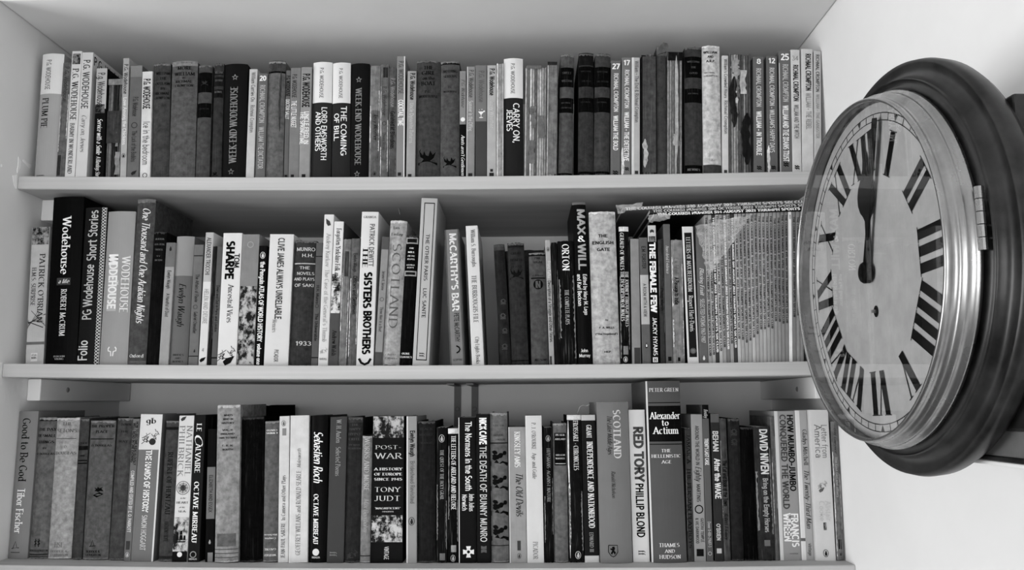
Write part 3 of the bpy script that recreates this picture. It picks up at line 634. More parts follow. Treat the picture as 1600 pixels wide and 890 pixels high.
book(0, 853.4, 870.6, 855.6, 97, 'k', 132, 'narrow coverless book with curled dark head beside the wide pale coverless one', [('B', 0, .03, 40, 0, .9), ('B', .03, .97, 112, .12, .9)])
book(0, 872, 894, 876, 85, 'c', 76, 'leaning dark hardback with slanting black bands, a gap to its right', [('B', .11, .27, 9), ('B', .36, .48, 9), ('B', .965, 1, 9), ('H', 'SWEET', .155, .16, .15, .8, 70, 'W'), ('H', 'WILLIAM', .22, .15, .12, .86, 70, 'W'), ('H', 'RICHMAL', .4, .1, .12, .8, 60, 'W'), ('H', 'CROMPTON', .44, .1, .12, .86, 60, 'W'), ('H', 'NEWNES', .985, .12, .15, .8, 80, 'W')])
book(0, 903.4, 927, 904.6, 83, 'c', 50, 'dark mottled hardback with black bands, right of the gap', [('B', 0, .1, 24), ('B', .11, .275, 9), ('B', .365, .48, 9), ('B', .955, 1, 9), ('H', 'WILLIAM', .15, .1, .15, .8, 40, 'W'), ('H', 'THE BAD', .23, .1, .2, .8, 40, 'W'), ('H', 'RICHMAL', .4, .09, .15, .8, 40, 'W'), ('H', 'NEWNES', .98, .1, .1, .85, 80, 'W')])
book(0, 927.6, 952.4, 930, 84, 'c', 60, 'dark hardback with black bands touching the spine numbered 27', [('B', .11, .275, 9), ('B', .36, .48, 9), ('B', .955, 1, 9), ('H', 'WILLIAM', .15, .1, .15, .8, 45, 'W'), ('H', 'THE OUTLAW', .23, .1, .12, .88, 45, 'W'), ('H', 'RICHMAL', .4, .09, .15, .8, 45, 'W'), ('H', 'NEWNES', .98, .1, .1, .85, 80, 'W')])
book(0, 954, 969.2, 955, 95, 'p', 100, 'grey paperback with spine number 27, touching the black-banded hardbacks', [('H', '27', .05, .52, .12, .88, 235, 'b'), ('V', 'RICHMAL CROMPTON', .11, .445, .52, .42, W, 's'), ('V', 'WILLIAM THE BOLD', .48, .775, .5, .42, W, 'b'), ('O', 'waves', .965, .5, .5, K)])
book(0, 970.2, 985.2, 971.8, 90, 'p', 112, 'grey paperback numbered 17 with torn white foot', [('H', '17', .045, .5, .2, .82, 235, 'b'), ('V', 'RICHMAL CROMPTON', .105, .43, .55, .42, W, 's'), ('V', 'WILLIAM - THE DETECTIVE', .465, .87, .55, .42, W, 'b'), ('P', .76, 1, .01, .3, 225, 'tatty'), ('O', 'waves', .935, .6, .4, K)])
book(0, 986.6, 999.6, 987, 90, 'p', 172, 'slim stained white paperback right of the spine numbered 17', [('V', 'William - The End & Richmal Crompton', .03, .55, .6, .42, 80, 's'), ('B', 0, 1, 205, .02, .3), ('O', 'square', .965, .6, .4, 50)])
book(0, 1001.5, 1026.4, 1001.4, 85, 'k', 74, 'dark coverless book with paper shreds curling at its foot', [('B', .02, .97, 70, .1, .95), ('P', .7, .93, .12, .42, 175, 'tatty')])
loose = book(0, 1027, 1041.6, 1026, 72, 'c', 62, 'tall dark leaning hardback whose spine head is torn loose', [('B', .0, .075, 92)])
V = []; Fc = []
fw, fz = .0165, on_y(1030, 72, .015).z - SH[0] - sag(1.0)
P_ = [(-.001, fz - .016), (fw * .9, fz - .010), (fw * 1.08, fz - .001), (fw, fz + .0035), (fw * .62, fz + .005), (fw * .2, fz - .002)]
V = [(x, -.0022, z) for x, z in P_] + [(x, .004, z) for x, z in P_]; n6 = len(P_)
Fc = [tuple(range(n6)), tuple(range(2 * n6 - 1, n6 - 1, -1))] + [(i, i + n6, (i + 1) % n6 + n6, (i + 1) % n6) for i in range(n6)]
mesh_obj('torn_head_cap', V, Fc, mat('cloth', 88), loose)
book(0, 1042.4, 1066, 1043, 82, 'k', 142, 'tattered coverless book with pale layered strips left of a banded hardback', [('B', 0, .07, 24), ('P', .03, .97, .5, .72, 170, 'tatty')])
book(0, 1070.6, 1098, 1070, 73, 'c', 55, 'dark banded hardback left of the pale jacket with a torn foot', [('B', .08, .245, 9), ('B', .33, .44, 9), ('B', .92, .985, 9), ('H', 'WILLIAM', .12, .1, .15, .85, 80, 'W'), ('H', 'THE', .165, .1, .35, .65, 80, 'W'), ('H', 'GOOD', .21, .1, .28, .74, 80, 'W'), ('H', 'RICHMAL', .37, .08, .2, .8, 60, 'W'), ('H', 'NEWNES', .955, .12, .14, .86, 110, 'W')])
book(0, 1099.4, 1127.8, 1096.6, 71, 'c', 190, 'pale speckled jacketed hardback, dark at its torn foot, lettered A.R.P.', [('H', 'WILLIAM', .055, .13, .08, .84, K, 'b'), ('H', 'AND', .09, .12, .3, .62, K, 'b'), ('H', 'A.R.P.', .125, .12, .22, .72, K, 'b'), ('H', 'RICHMAL', .215, .07, .12, .7, 80, 's'), ('H', 'CROMPTON', .24, .08, .12, .86, 80, 's'), ('H', '2/-', .885, .1, .42, .6, 60, 's'), ('B', .92, 1, 60)])
book(0, 1128.8, 1138.4, 1128.4, 87, 'p', 195, 'very slim white paperback right of the pale speckled jacket', [('V', "William's Crowded Hours", .03, .36, .55, .5, 70, 's'), ('V', 'Richmal Crompton', .38, .66, .55, .5, 90, 's'), ('O', 'square', .97, .5, .5, 60)])
book(0, 1139, 1174.6, 1138.6, 83, 'k', 145, 'widest coverless book, its shredded strips beside the spine numbered 8', [('P', .2, .62, .02, .4, 34, 'tatty'), ('P', .5, .92, .55, .98, 26, 'tatty'), ('P', .05, .2, .1, .5, 150, 'tatty')])
book(0, 1178, 1194.6, 1177, 89, 'p', 96, 'grey paperback numbered 8 with a loose shred at its foot', [('H', '8', .04, .45, .35, .7, W, 'b'), ('V', 'RICHMAL CROMPTON', .1, .43, .5, .42, 200, 's'), ('V', 'WILLIAM - IN TROUBLE', .47, .84, .5, .42, W, 'b'), ('O', 'waves', .945, .5, .42, K)])
book(0, 1198.6, 1215.4, 1197.6, 88, 'p', 94, 'grey paperback with happy-days title and spine number 12', [('H', '12', .04, .45, .2, .8, W, 'b'), ('V', 'RICHMAL CROMPTON - WILLIAM\'S HAPPY DAYS', .1, .82, .5, .4, 205, 's'), ('P', .76, 1, .02, .3, 205, 'tatty'), ('O', 'waves', .945, .6, .4, K)])
book(0, 1219, 1237.6, 1216.7, 80, 'p', 100, 'grey paperback with brains-trust title and spine number 25', [('H', '25', .05, .5, .18, .85, 235, 'b'), ('V', 'RICHMAL CROMPTON', .11, .42, .55, .42, 190, 's'), ('V', 'WILLIAM AND THE BRAINS TRUST', .45, .9, .52, .42, W, 'b'), ('O', 'waves', .925, .5, .42, K), ('B', .1, 1, 190, .01, .07)])
book(0, 1238.4, 1252.8, 1235, 78, 'p', 196, 'white paperback with thin grey spine number 34', [('H', '34', .07, .5, .12, .85, 120, 'l'), ('V', 'RICHMAL CROMPTON', .125, .42, .52, .5, K, 'b'), ('V', 'WILLIAM AND THE WITCH', .45, .72, .52, .45, 80, 's'), ('O', 'waves', .95, .5, .5, K)])
book(0, 1253.6, 1271.6, 1252, 77, 'p', 196, 'white paperback with black author and grey title ending REBEL', [('V', 'RICHMAL CROMPTON', .04, .34, .6, .42, K, 'b'), ('V', 'WILLIAM - THE REBEL', .36, .65, .6, .4, 150, 'b')])
book(0, 1272.4, 1289, 1271.8, 80, 'p', 180, 'pale paperback with grey lettering, standing against the white right wall', [('V', 'RICHMAL CROMPTON', .03, .34, .5, .45, 40, 's'), ('V', 'WILLIAM - THE GANGSTER', .36, .72, .5, .42, 130, 's')])
# ------------------------------------------------ shelf with the magazines
book(1, 39.5, 67.4, 50.3, 355, 'p', 178, 'paperback with engraved ship rigging on a pale spine, by the left wall', [('P', .0, .13, .02, .98, 150), ('V', "PATRICK O'BRIAN", .2, .7, .68, .3, 50, 'S'), ('V', 'H.M.S. SURPRISE', .3, .58, .25, .24, 50, 'S'), ('O', 'rigging', .68, .5, 1.0, 50), ('B', .84, .86, 100), ('B', .92, .98, 215, .3, .66), ('H', 'ATLAS', .935, .1, .34, .62, 30, 's'), ('H', 'BOOKS', .955, .1, .34, .62, 30, 'b')], sb=.03)
book(1, 68.2, 117.2, 82, 307, 'h', 8, 'tall thick black hardback with white spaced title and small boxed words', [('V', 'Wodehouse', .125, .47, .5, .26, 235, 'S'), ('B', .492, .535, 60, .28, .72), ('V', 'a life', .497, .53, .5, .01, 8, 'i'), ('H', 'a life', .512, .13, .33, .67, 225, 'i'), ('V', 'ROBERT McCRUM', .56, .835, .52, .17, 215, 'S'), ('H', 'PENGUIN', .955, .05, .3, .66, 160, 'S'), ('H', 'VIKING', .97, .05, .34, .62, 160, 'S')], dep=.16)
book(1, 118.2, 153, 132.3, 324, 'h', 26, 'dark hardback with pale rounded lettering and a chequered cloth strip', [('P', 0, 1, .8, .99, 190, 'pattern'), ('U', 'PG Wodehouse', .37, .72, .4, .4, 185, 's'), ('U', 'Short Stories', .02, .345, .46, .4, 185, 's'), ('U', 'Folio', .85, .975, .3, .42, 205, 's')])
book(1, 153.4, 197, 168, 330, 'h', 148, 'wide pale grey hardback with horned device at its foot', [('V', 'WODEHOUSE', .3, .665, .78, .26, 222, 'S'), ('V', 'ON', .455, .485, .5, .12, 222, 'S'), ('B', .285, .355, 240, .14, .5), ('B', .3, .31, 20, .14, .5), ('B', .325, .335, 20, .14, .5), ('B', .355, .655, 176, .16, .52), ('V', 'WODEHOUSE', .29, .64, .34, .28, 232, 'b'), ('O', 'horns', .915, .47, .33, 225)])
book(1, 197.4, 226.4, 214, 311, 'c', 74, 'tall dark hardback with pale italic title along its whole spine', [('V', 'One Thousand and One Arabian Nights', .055, .75, .55, .4, 225, 'i'), ('H', 'Oxford', .945, .17, .12, .86, 215, 'S'), ('B', 0, .02, 120), ('B', .975, 1, 95)], dep=.15)
book(1, 227, 247.6, 233.7, 361, 'c', 16, 'short black worn hardback with upside-down crowded title lines at its head', [('X', 'WHEN WE', .06, .13, .15, .85, 90, 'W'), ('X', 'WERE VERY', .1, .13, .12, .88, 90, 'W'), ('X', 'YOUNG', .14, .13, .2, .8, 90, 'W'), ('X', 'A.A.', .19, .1, .35, .65, 90, 'W'), ('X', 'MILNE', .22, .12, .2, .8, 90, 'W')])
book(1, 248, 262.6, 260, 379, 'p', 150, 'grey paperback with darker head band, right of the short black hardback', [('B', 0, .2, 105), ('O', 'bird', .05, .5, .5, 40), ('V', 'Evelyn Waugh', .23, .38, .5, .35, 40, 's'), ('V', 'A Handful of Dust', .42, .61, .5, .35, 60, 's')])
book(1, 263.2, 291.4, 275, 369, 'h', 96, 'grey hardback, paler above, with large dark handwritten-style name', [('B', 0, .31, 136), ('V', 'Evelyn Waugh', .37, .7, .5, .36, 20, 'i'), ('H', 'BRIDES', .92, .09, .2, .8, 20, 'S'), ('H', 'AND', .945, .07, .35, .65, 20, 'S'), ('H', 'BODIES', .97, .09, .2, .8, 20, 'S')])
book(1, 294, 308.6, 303.6, 382, 'p', 104, 'short grey paperback with thin black lines at head and foot', [('B', .09, .097, K), ('V', 'The Affairs of Flavie', .25, .48, .5, .36, 40, 's'), ('O', 'ring', .52, .45, .5, 70), ('V', 'Gabriel Chevallier', .56, .74, .5, .36, 40, 's'), ('B', .92, .927, K), ('O', 'bird', .88, .6, .35, 40)])
book(1, 310, 322.4, 321.6, 363, 'g', 205, 'tall slim white paperback with grey head, right of a short grey paperback', [('B', 0, .375, 172), ('V', 'ALEXANDER TROCCHI', .04, .325, .5, .5, 40, 's'), ('V', 'HELEN AND DESIRE', .43, .69, .5, .5, 150, 's'), ('H', '4', .885, .4, .35, .6, 150, 's'), ('O', 'leaf', .96, .5, .8, K)])
book(1, 323, 329.4, 333, 384, 't', 30, 'very slim black speckled paperback between white and grey paperbacks')
book(1, 330, 338.4, 339.6, 385, 'p', 84, 'slim dark grey paperback left of the white one with a pig drawing', [('V', 'Down and Out in Paris and London', .33, .72, .5, .5, 20, 's'), ('B', .93, .94, 20)])
book(1, 339, 368.8, 348.6, 364, 'g', 208, 'white paperback with very heavy two-line black lettering and an ink drawing at its foot', [('V', 'TOM', .16, .265, .78, .24, 25, 'b'), ('V', 'SHARPE', .065, .35, .42, .38, 15, 'B'), ('V', 'Ancestral Vices', .395, .68, .52, .28, 40, 'S'), ('O', 'drawing', .905, .45, .95, 30), ('O', 'leaf', .97, .6, .6, 20)])
book(1, 369.4, 396.4, 379, 366, 'p', 125, 'mottled grey paperback with faded picture of a reaching child', [('P', .4, .99, .02, .98, 172), ('O', 'ring', .08, .5, .4, 150)])
book(1, 397, 409.8, 404, 384, 'p', 14, 'slim black paperback with white ATLAS lettering and oval device', [('V', 'the Penguin ATLAS OF WORLD HISTORY', .135, .8, .5, .52, 222, 'b'), ('V', 'volume one', .82, .99, .5, .45, 222, 'b'), ('O', 'penguin', .08, .5, .8, 205)])
book(1, 412, 449.8, 422, 366, 'g', 203, 'wide white paperback with condensed dark UNRELIABLE lettering', [('V', 'CLIVE JAMES ALWAYS UNRELIABLE', .03, .65, .5, .24, 70, 'b'), ('V', 'Memoirs', .655, .75, .36, .18, 120, 'S'), ('V', 'PICADOR', .88, .97, .5, .16, 60, 's')], dep=.13)
book(1, 450.4, 485.4, 460, 375, 'c', 52, 'dark cloth hardback with hand-painted white capitals and a year', [('H', 'MUNRO', .075, .15, .12, .95, 190, 's'), ('H', 'H.H.', .125, .14, .38, .9, 190, 's'), ('B', .187, .195, 190, .05, .98), ('H', 'THE', .225, .12, .3, .75, 190, 's'), ('H', 'NOVELS', .27, .12, .18, .96, 190, 's'), ('H', 'AND PLAYS', .315, .12, .06, .98, 190, 's'), ('H', 'OF SAKI', .365, .13, .1, .96, 190, 's'), ('H', '1933', .825, .17, .28, .96, 190, 's')])
book(1, 486, 496.4, 494, 379, 'p', 84, 'slim dark grey paperback between painted capitals and a tall white paperback', [('B', .11, .117, K), ('V', 'H.H. Munro', .35, .5, .5, .42, 20, 's'), ('O', 'ring', .52, .5, .6, 50), ('V', 'The Unbearable', .58, .8, .5, .42, 20, 's'), ('B', .93, .937, K)])
book(1, 497, 512.2, 507, 335, 'g', 205, 'tall white paperback with ghostly pale title and feather at its head', [('O', 'leaf', .055, .5, .75, 60, 80), ('V', 'Andrey Kurkov', .13, .35, .5, .42, 150, 'S'), ('V', "The Case of the General's Thumb", .37, .845, .5, .42, 150, 'S'), ('O', 'drawing', .9, .5, .8, 130), ('H', 'HARVILL', .955, .2, .1, .9, 90, 's')], dep=.135)
book(1, 512.6, 527.8, 522.4, 346, 'p', 74, 'paperback, white with black FAIRY lettering above, dark grey below', [('B', 0, .63, 212), ('P', .37, .64, .02, .98, 205), ('V', 'Forgotten Yorkshire Folk and Fairy Tales', .05, .54, .5, .48, 15, 'W'), ('V', 'Andrew Walsh', .76, .93, .5, .42, 12, 'S')], dep=.14)
book(1, 528.4, 541, 533, 373, 't', 112, 'tattered pale-streaked paperback left of another torn one, no readable title', [('B', .1, .3, 60, .3, .8)])
book(1, 542.6, 556, 547, 372, 't', 92, 'torn grey paperback with dark small title, left of SISTERS lettering', [('V', 'Evelyn Waugh', .12, .27, .5, .4, 40, 's'), ('V', 'Officers and Gentlemen', .3, .6, .55, .45, 20, 's')])
book(1, 556.4, 583, 565.6, 331, 'g', 206, 'tall white paperback with very bold black SISTERS lettering', [('H', 'GRANTA', .035, .13, .12, .86, 60, 'S'), ('V', 'PATRICK DEWITT', .08, .36, .66, .26, 110, 'b'), ('V', 'THE', .235, .37, .3, .3, K, 'W'), ('V', 'SISTERS', .4, .63, .52, .4, 10, 'B'), ('V', 'BROTHERS', .65, .925, .56, .4, 10, 'B'), ('O', 'swoosh', .965, .5, .7, 20)], dep=.135)
book(1, 585, 596.2, 597, 370, 'p', 135, 'slim grey paperback, dark at head and foot, beside the crumpled SCOTLAND jacket', [('B', 0, .1, 80), ('B', .895, 1, 74), ('V', 'Jerome K. Jerome', .27, .42, .5, .4, 60, 's'), ('O', 'ring', .49, .5, .6, 80), ('V', 'Three Men in a Boat', .55, .74, .5, .4, 60, 's')])
book(1, 596.8, 623.4, 609.4, 344, 'c', 158, 'crumpled pale jacketed hardback with tall thin SCOTLAND lettering', [('H', 'Ian', .055, .16, .2, .58, 60, 'S'), ('H', 'Finlay', .1, .16, .1, .8, 60, 'S'), ('V', 'SCOTLAND', .165, .75, .5, .5, 88, 'L'), ('H', 'Chatto', .925, .11, .14, .74, 90, 'i'), ('H', '& Windus', .95, .11, .1, .86, 90, 'i')])
book(1, 624, 643, 634.6, 367, 'c', 12, 'black hardback with silver bars and MILL lettering at its head', [('B', .02, .07, 150), ('B', .03, .06, 20, .1, .9), ('B', .28, .32, 150), ('B', .29, .31, 20, .1, .9), ('H', 'THE', .105, .11, .3, .7, 220, 'W'), ('H', 'MILL', .135, .13, .22, .78, 220, 'W'), ('H', 'ON THE', .165, .1, .2, .8, 220, 'W'), ('H', 'FLOSS', .19, .12, .2, .8, 220, 'W'), ('H', 'GEORGE', .235, .1, .15, .85, 220, 'W'), ('H', 'ELIOT', .255, .1, .22, .78, 220, 'W'), ('H', 'OLIVE', .91, .14, .15, .8, 230, 'W'), ('H', 'CLASSICS', .935, .14, .02, .98, 230, 'W')])
book(1, 644.4, 670, 658.7, 310, 'g', 172, 'tallest leaning grey paperback with a thin black frame round its spine', [('B', .028, .97, K, .2, .86), ('B', .034, .964, 172, .25, .81), ('V', 'THE OTHER PARIS', .22, .5, .52, .2, 35, 's'), ('V', 'LUC SANTE', .545, .72, .52, .2, 35, 's'), ('V', 'ff', .925, .95, .52, .3, 20, 'S')], dep=.14)
book(1, 703.6, 726.2, 694.7, 359, 'p', 120, 'grey paperback leaning away from the gap, big pale BAR lettering', [('B', 0, 1, 80, .0, .1), ('B', 0, 1, 80, .9, 1), ('V', "McCARTHY'S BAR", .03, .605, .52, .42, 215, 'b'), ('V', 'PETE McCARTHY', .62, .83, .55, .3, 40, 's'), ('O', 'swoosh', .885, .55, .5, 20, 90), ('H', 'SCEPTRE', .96, .12, .2, .85, 50, 's')], dep=.13)
book(1, 737.6, 756.4, 727.7, 353, 'g', 203, 'white leaning paperback with serif FILE lettering at the edge of the dark gap', [('V', 'William S. Burroughs', .03, .3, .55, .34, 70, 'S'), ('V', 'THE BURROUGHS FILE', .36, .7, .5, .38, 70, 'S'), ('V', 'City Lights Books', .8, .99, .5, .32, 70, 'S')], dep=.14)
book(1, 781.6, 799, 771, 382, 'c', 34, 'dark floral cloth hardback right of the wide dark gap', [('B', 0, .05, 60), ('O', 'flower', .48, .6, .55, 70), ('O', 'flower', .6, .5, .6, 70), ('O', 'flower', .72, .6, .55, 66), ('O', 'flower', .85, .5, .6, 62)])
book(1, 799.4, 826.2, 792.4, 379, 'c', 44, 'dark worn hardback with embossed garland under blind-stamped lettering', [('H', 'GREAT', .09, .14, .2, .8, 22, 'W'), ('H', 'HEARTS', .145, .14, .15, .85, 22, 'W'), ('H', 'OF GOLD', .2, .11, .2, .8, 22, 'W'), ('O', 'winged', .26, .5, .8, 16), ('B', .03, .04, 20), ('B', .96, .97, 20)])
book(1, 830.6, 857.2, 826, 394, 'c', 74, 'short dark grey hardback with circled monogram and SUGAR lettering', [('H', 'PINK', .055, .12, .35, .7, K, 'W'), ('H', 'SUGAR', .09, .12, .25, .8, K, 'W'), ('B', .02, .035, K), ('H', 'O. DOUGLAS', .21, .08, .2, .85, K, 'W'), ('B', .228, .24, K, .1, .95), ('O', 'disc', .29, .52, .7, 14), ('H', 'N', .29, .36, .36, .66, 84, 'b'), ('H', 'NELSONS', .955, .12, .2, .95, 14, 'W')])
book(1, 858.6, 866.4, 850.4, 375, 'p', 156, 'thin pale paperback with vertical small title, left of a tattered black one', [('O', 'penguin', .075, .5, .85, 60), ('V', 'Franz Kafka', .17, .31, .55, .6, 200, 's'), ('V', 'Description of a Struggle and Other Stories', .33, .82, .5, .62, 40, 's'), ('B', .93, 1, 60, .1, .5)])
book(1, 867, 876, 861, 378, 't', 22, 'thin black paperback with bare white creases left of the five-letter white title')
book(1, 876.4, 901.6, 870.8, 376, 't', 16, 'black creased paperback with five big white serif capitals at its head', [('V', 'ORTON', .03, .245, .5, .42, 235, 'S'), ('V', 'THE COMPLETE PLAYS', .4, .68, .5, .24, 170, 'S')])
book(1, 903, 925, 890.6, 316, 'h', 12, 'tall black hardback with pale Art Nouveau capitals joined by an ampersand', [('B', 0, .015, 100), ('V', 'MAX', .045, .2, .62, .5, 160, 'b'), ('H', '&', .23, .42, .35, .85, 235, 'W'), ('V', 'WILL', .265, .42, .6, .5, 160, 'b'), ('V', 'Edited by Mary M. Lago', .45, .7, .72, .26, 225, 's'), ('V', 'and Karl Beckson', .45, .645, .3, .26, 225, 's'), ('H', 'John', .915, .22, .25, .75, 225, 's'), ('H', 'Murray', .945, .22, .12, .9, 225, 's')])
book(1, 927, 969.4, 920, 330, 'c', 175, 'wide pale jacketed hardback with foxing and black GATE lettering', [('H', 'THE', .165, .105, .33, .67, 25, 'b'), ('H', 'ENGLISH', .21, .105, .1, .9, 25, 'b'), ('H', 'GATE', .255, .105, .27, .75, 25, 'b'), ('H', 'by', .715, .06, .5, .6, 25, 's'), ('H', 'F. A. WILLS', .765, .065, .26, .82, 25, 'b'), ('H', '("The Vagabond")', .805, .06, .12, .94, 25, 'b'), ('H', 'HEP', .92, .06, .42, .66, 25, 'b')], dep=.15)
book(1, 969.8, 985.2, 966.8, 354, 't', 16, 'black creased paperback with a white head band and two-line JOURNEY title', [('B', 0, .035, 215), ('V', 'GERALD OF WALES', .045, .32, .3, .36, 195, 'W'), ('V', 'THE JOURNEY THROUGH WALES', .33, .73, .75, .34, 195, 'W'), ('V', 'THE DESCRIPTION OF WALES', .33, .69, .3, .34, 195, 'W'), ('O', 'penguin', .965, .5, .55, 200), ('B', .87, .93, 120, .3, .8)])
book(1, 988, 1001.4, 985, 373, 'p', 132, 'plain light grey stained paperback without lettering, beside the JOURNEY paperback', [('B', .87, 1, 60, .25, .95)])
book(1, 1004, 1017.2, 998.4, 371, 'p', 92, 'paperback with pale central panel between two grey bands and a bird device', [('B', .3, .69, 176), ('V', 'E.M. FORSTER', .07, .25, .5, .4, 30, 's'), ('V', 'A ROOM WITH A VIEW', .37, .63, .5, .36, 60, 's'), ('O', 'bird', .855, .5, .62, 20), ('O', 'bird', .855, .52, .36, 220)])
book(1, 1017.6, 1030.4, 1012, 352, 'g', 14, 'black paperback with a portrait at its head and bold white FEMALE lettering', [('B', 0, .12, 190), ('O', 'disc', .045, .5, .62, 60), ('O', 'disc', .06, .52, .42, 200), ('P', .08, .12, .08, .92, 120), ('V', 'THE FEMALE FEW', .13, .63, .5, .62, 238, 'B'), ('V', 'JACKY HYAMS', .67, .94, .55, .46, 225, 's'), ('O', 'square', .97, .5, .6, 225), ('H', 'H', .97, .4, .35, .65, 20, 'b')])
book(1, 1032.4, 1040.4, 1028, 373, 't', 52, 'thin dark stained paperback right of FEMALE lettering', [('V', 'Philip Marsh', .4, .58, .5, .6, 16, 's')])
book(1, 1041, 1051.4, 1036.4, 350, 'p', 94, 'tall slim mid grey paperback with pale small Evidence lettering', [('V', 'Anecdotal Evidence', .16, .36, .5, .45, 190, 'S'), ('B', .95, .98, K, .3, .8)])
book(1, 1052, 1070.4, 1048, 374, 't', 128, 'grey paperback with torn pale edges and small black INDIA title', [('V', 'E. M. Forster', .15, .28, .4, .3, 90, 's'), ('V', 'A Passage to India', .31, .53, .4, .34, 20, 'b'), ('B', .95, .98, K, .4, .6)])
book(1, 1074.6, 1092, 1064, 354, 'g', 26, 'dark paperback framed by a white border, right of torn pale edges', [('B', 0, .045, 208), ('B', 0, 1, 208, 0.003, .17), ('B', 0, 1, 208, .86, .997), ('B', .955, 1, 208), ('V', 'LETTERS OF MAX BEERBOHM', .08, .48, .5, .36, 190, 'W'), ('V', 'Rupert Hart-Davis', .51, .77, .5, .38, 200, 'S'), ('O', 'compass', .91, .52, .5, 150)])
book(1, 1093, 1107, 1087, 356, 'p', 96, 'grey paperback with italic Fruit lettering, first beside the magazines', [('V', 'Blazing Fruit', .3, .5, .5, .45, 195, 'I'), ('V', 'SELECTED POEMS 1967-1987', .53, .85, .5, .42, 185, 's'), ('O', 'bird', .96, .5, .5, 220)])
# the run of club magazines
MON = ['OCTOBER 2021', 'NOVEMBER 2021', 'MAY 2022', 'APRIL 2022', 'DECEMBER 2022', 'JANUARY 2023', 'MAY 2023', 'AUGUST 2023', 'JUNE 2022', 'JULY 2021', 'AUGUST 2021', 'APRIL 2021', 'MARCH 2022', 'OCTOBER 2022', 'AUGUST 2022', 'OCTOBER 2020', 'JULY 2020', 'MARCH 2021', 'MAY 2021', 'JUNE 2020', 'APRIL 2020', 'MARCH 2020', '', 'MAY 2020', 'JUNE 2021', 'JULY 2022']
MG = [120, 135, 60, 150, 118, 86, 125, 64, 150, 130, 128, 132, 150, 128, 135, 140, 128, 122, 118, 110, 104, 98, 205, 92, 108, 98]
xx = 1107.4
for i, (mo, g) in enumerate(zip(MON, MG)):
    if g > 80: g += 34
    ww = 5.72; top = 333.5 - .12 * i; lean = 8.6 - .32 * i
    light = i in (2, 5, 7)
    mk = [('V', 'THE COURIER NUMBER %d %s TRIUMPH SPORTS SIX CLUB' % (516 - i, mo), .012 + .03 * R.random(), .98 - .011 * i - .05 * R.random(), .5, .5, 235 if light else 24, 'b')] if mo else [('V', 'INDEX', .02, .05, .5, .5, 60, 's')]
    lab = ('white-lettered dark club magazine standing among the grey run beside the clock' if light else 'thin grey club magazine with black capitals standing in the run beside the clock') if mo else 'plain white thin magazine standing within the grey magazine run'
    lab = {0: 'first grey club magazine of the run, touching the paperback with Fruit lettering', 1: 'grey club magazine just left of the first white-lettered dark one', 3: 'pale grey club magazine just right of the first white-lettered dark one', 21: 'dark grey club magazine just left of the plain white one', 23: 'dark grey club magazine just right of the plain white one', 25: 'last grey club magazine of the run, half hidden by the clock', 2: 'first white-lettered dark club magazine of the standing run', 5: 'middle one of three white-lettered dark club magazines in the run', 7: 'last white-lettered dark club magazine of the standing run'}.get(i, lab)
    book(1, xx, xx + ww - .25, xx - lean, top, 'm', g, lab, mk, group='magazines standing beside the clock', name='magazine')
    xx += ww
# ------------------------------------------------ lowest shelf
book(2, 2.8, 33, 17.4, 642, 'h', 122, 'grey hardback with white GOD lettering against the left wall, lowest shelf', [('V', 'Good to Be God', .05, .48, .45, .4, 20, 'S'), ('V', 'Tibor Fischer', .53, .83, .45, .38, 235, 'S'), ('O', 'pendant', .91, .4, .4, 25), ('B', .955, .96, 60, .15, .65)], sb=.046)
book(2, 36.6, 72, 48.8, 651, 'c', 98, 'mid grey cloth hardback with heavy black SMALL THINGS capitals', [('B', .02, .03, 25), ('H', 'THE DAY', .09, .14, .05, .98, 14, 'W'), ('H', 'OF SMALL', .135, .14, .0, .98, 14, 'W'), ('H', 'THINGS', .18, .14, .06, .92, 14, 'W'), ('H', 'BY', .225, .08, .36, .58, 14, 'W'), ('H', 'O. DOUGLAS', .265, .11, .0, .98, 14, 'W'), ('O', 'tally', .89, .45, .42, 14), ('H', 'HODDER & STOUGHTON', .945, .1, .02, .98, 14, 'W'), ('B', .968, .974, 25), ('B', .985, .99, 25)], sb=.05)
book(2, 72.6, 109, 86, 652, 'c', 158, 'pale grey cloth hardback with fine faded capitals and monogram foot', [('H', 'THE', .045, .13, .3, .72, 90, 'S'), ('H', 'SETONS', .095, .14, .06, .92, 90, 'S'), ('B', .15, .154, 80, .02, .9), ('H', 'O.', .21, .11, .44, .58, 90, 'S'), ('H', 'DOUGLAS', .255, .12, .06, .94, 90, 'S'), ('H', 'HSI', .9, .2, .3, .62, 100, 'S'), ('H', 'HODDER &', .945, .09, .12, .85, 100, 'S'), ('H', 'STOUGHTON', .97, .09, .1, .88, 100, 'S')], sb=.048)
book(2, 111.4, 126.2, 124.4, 653, 'c', 66, 'narrow dark stained hardback between the pale monogram and the diamond emblem', [('H', 'EPOCH', .18, .18, .1, .9, 16, 'W'), ('B', .2, .23, 20), ('H', 'ANNE', .27, .14, .2, .8, 16, 'W'), ('B', .3, .308, 16), ('B', .32, .328, 16)], sb=.046)
book(2, 127, 167, 140.5, 656, 'c', 92, 'dark grey cloth hardback with a black bird-and-diamond emblem', [('H', 'THE PROPER', .045, .095, .04, .96, 14, 'W'), ('H', 'PLACE', .085, .09, .26, .74, 14, 'W'), ('B', .135, .141, 14, .03, .95), ('H', 'O. DOUGLAS', .185, .075, .1, .9, 14, 'W'), ('O', 'spade', .52, .5, .42, 10), ('O', 'pendant', .885, .4, .26, 14), ('H', 'HODDER &', .94, .08, .14, .7, 14, 'W'), ('H', 'STOUGHTON', .965, .08, .12, .74, 14, 'W')], sb=.046)
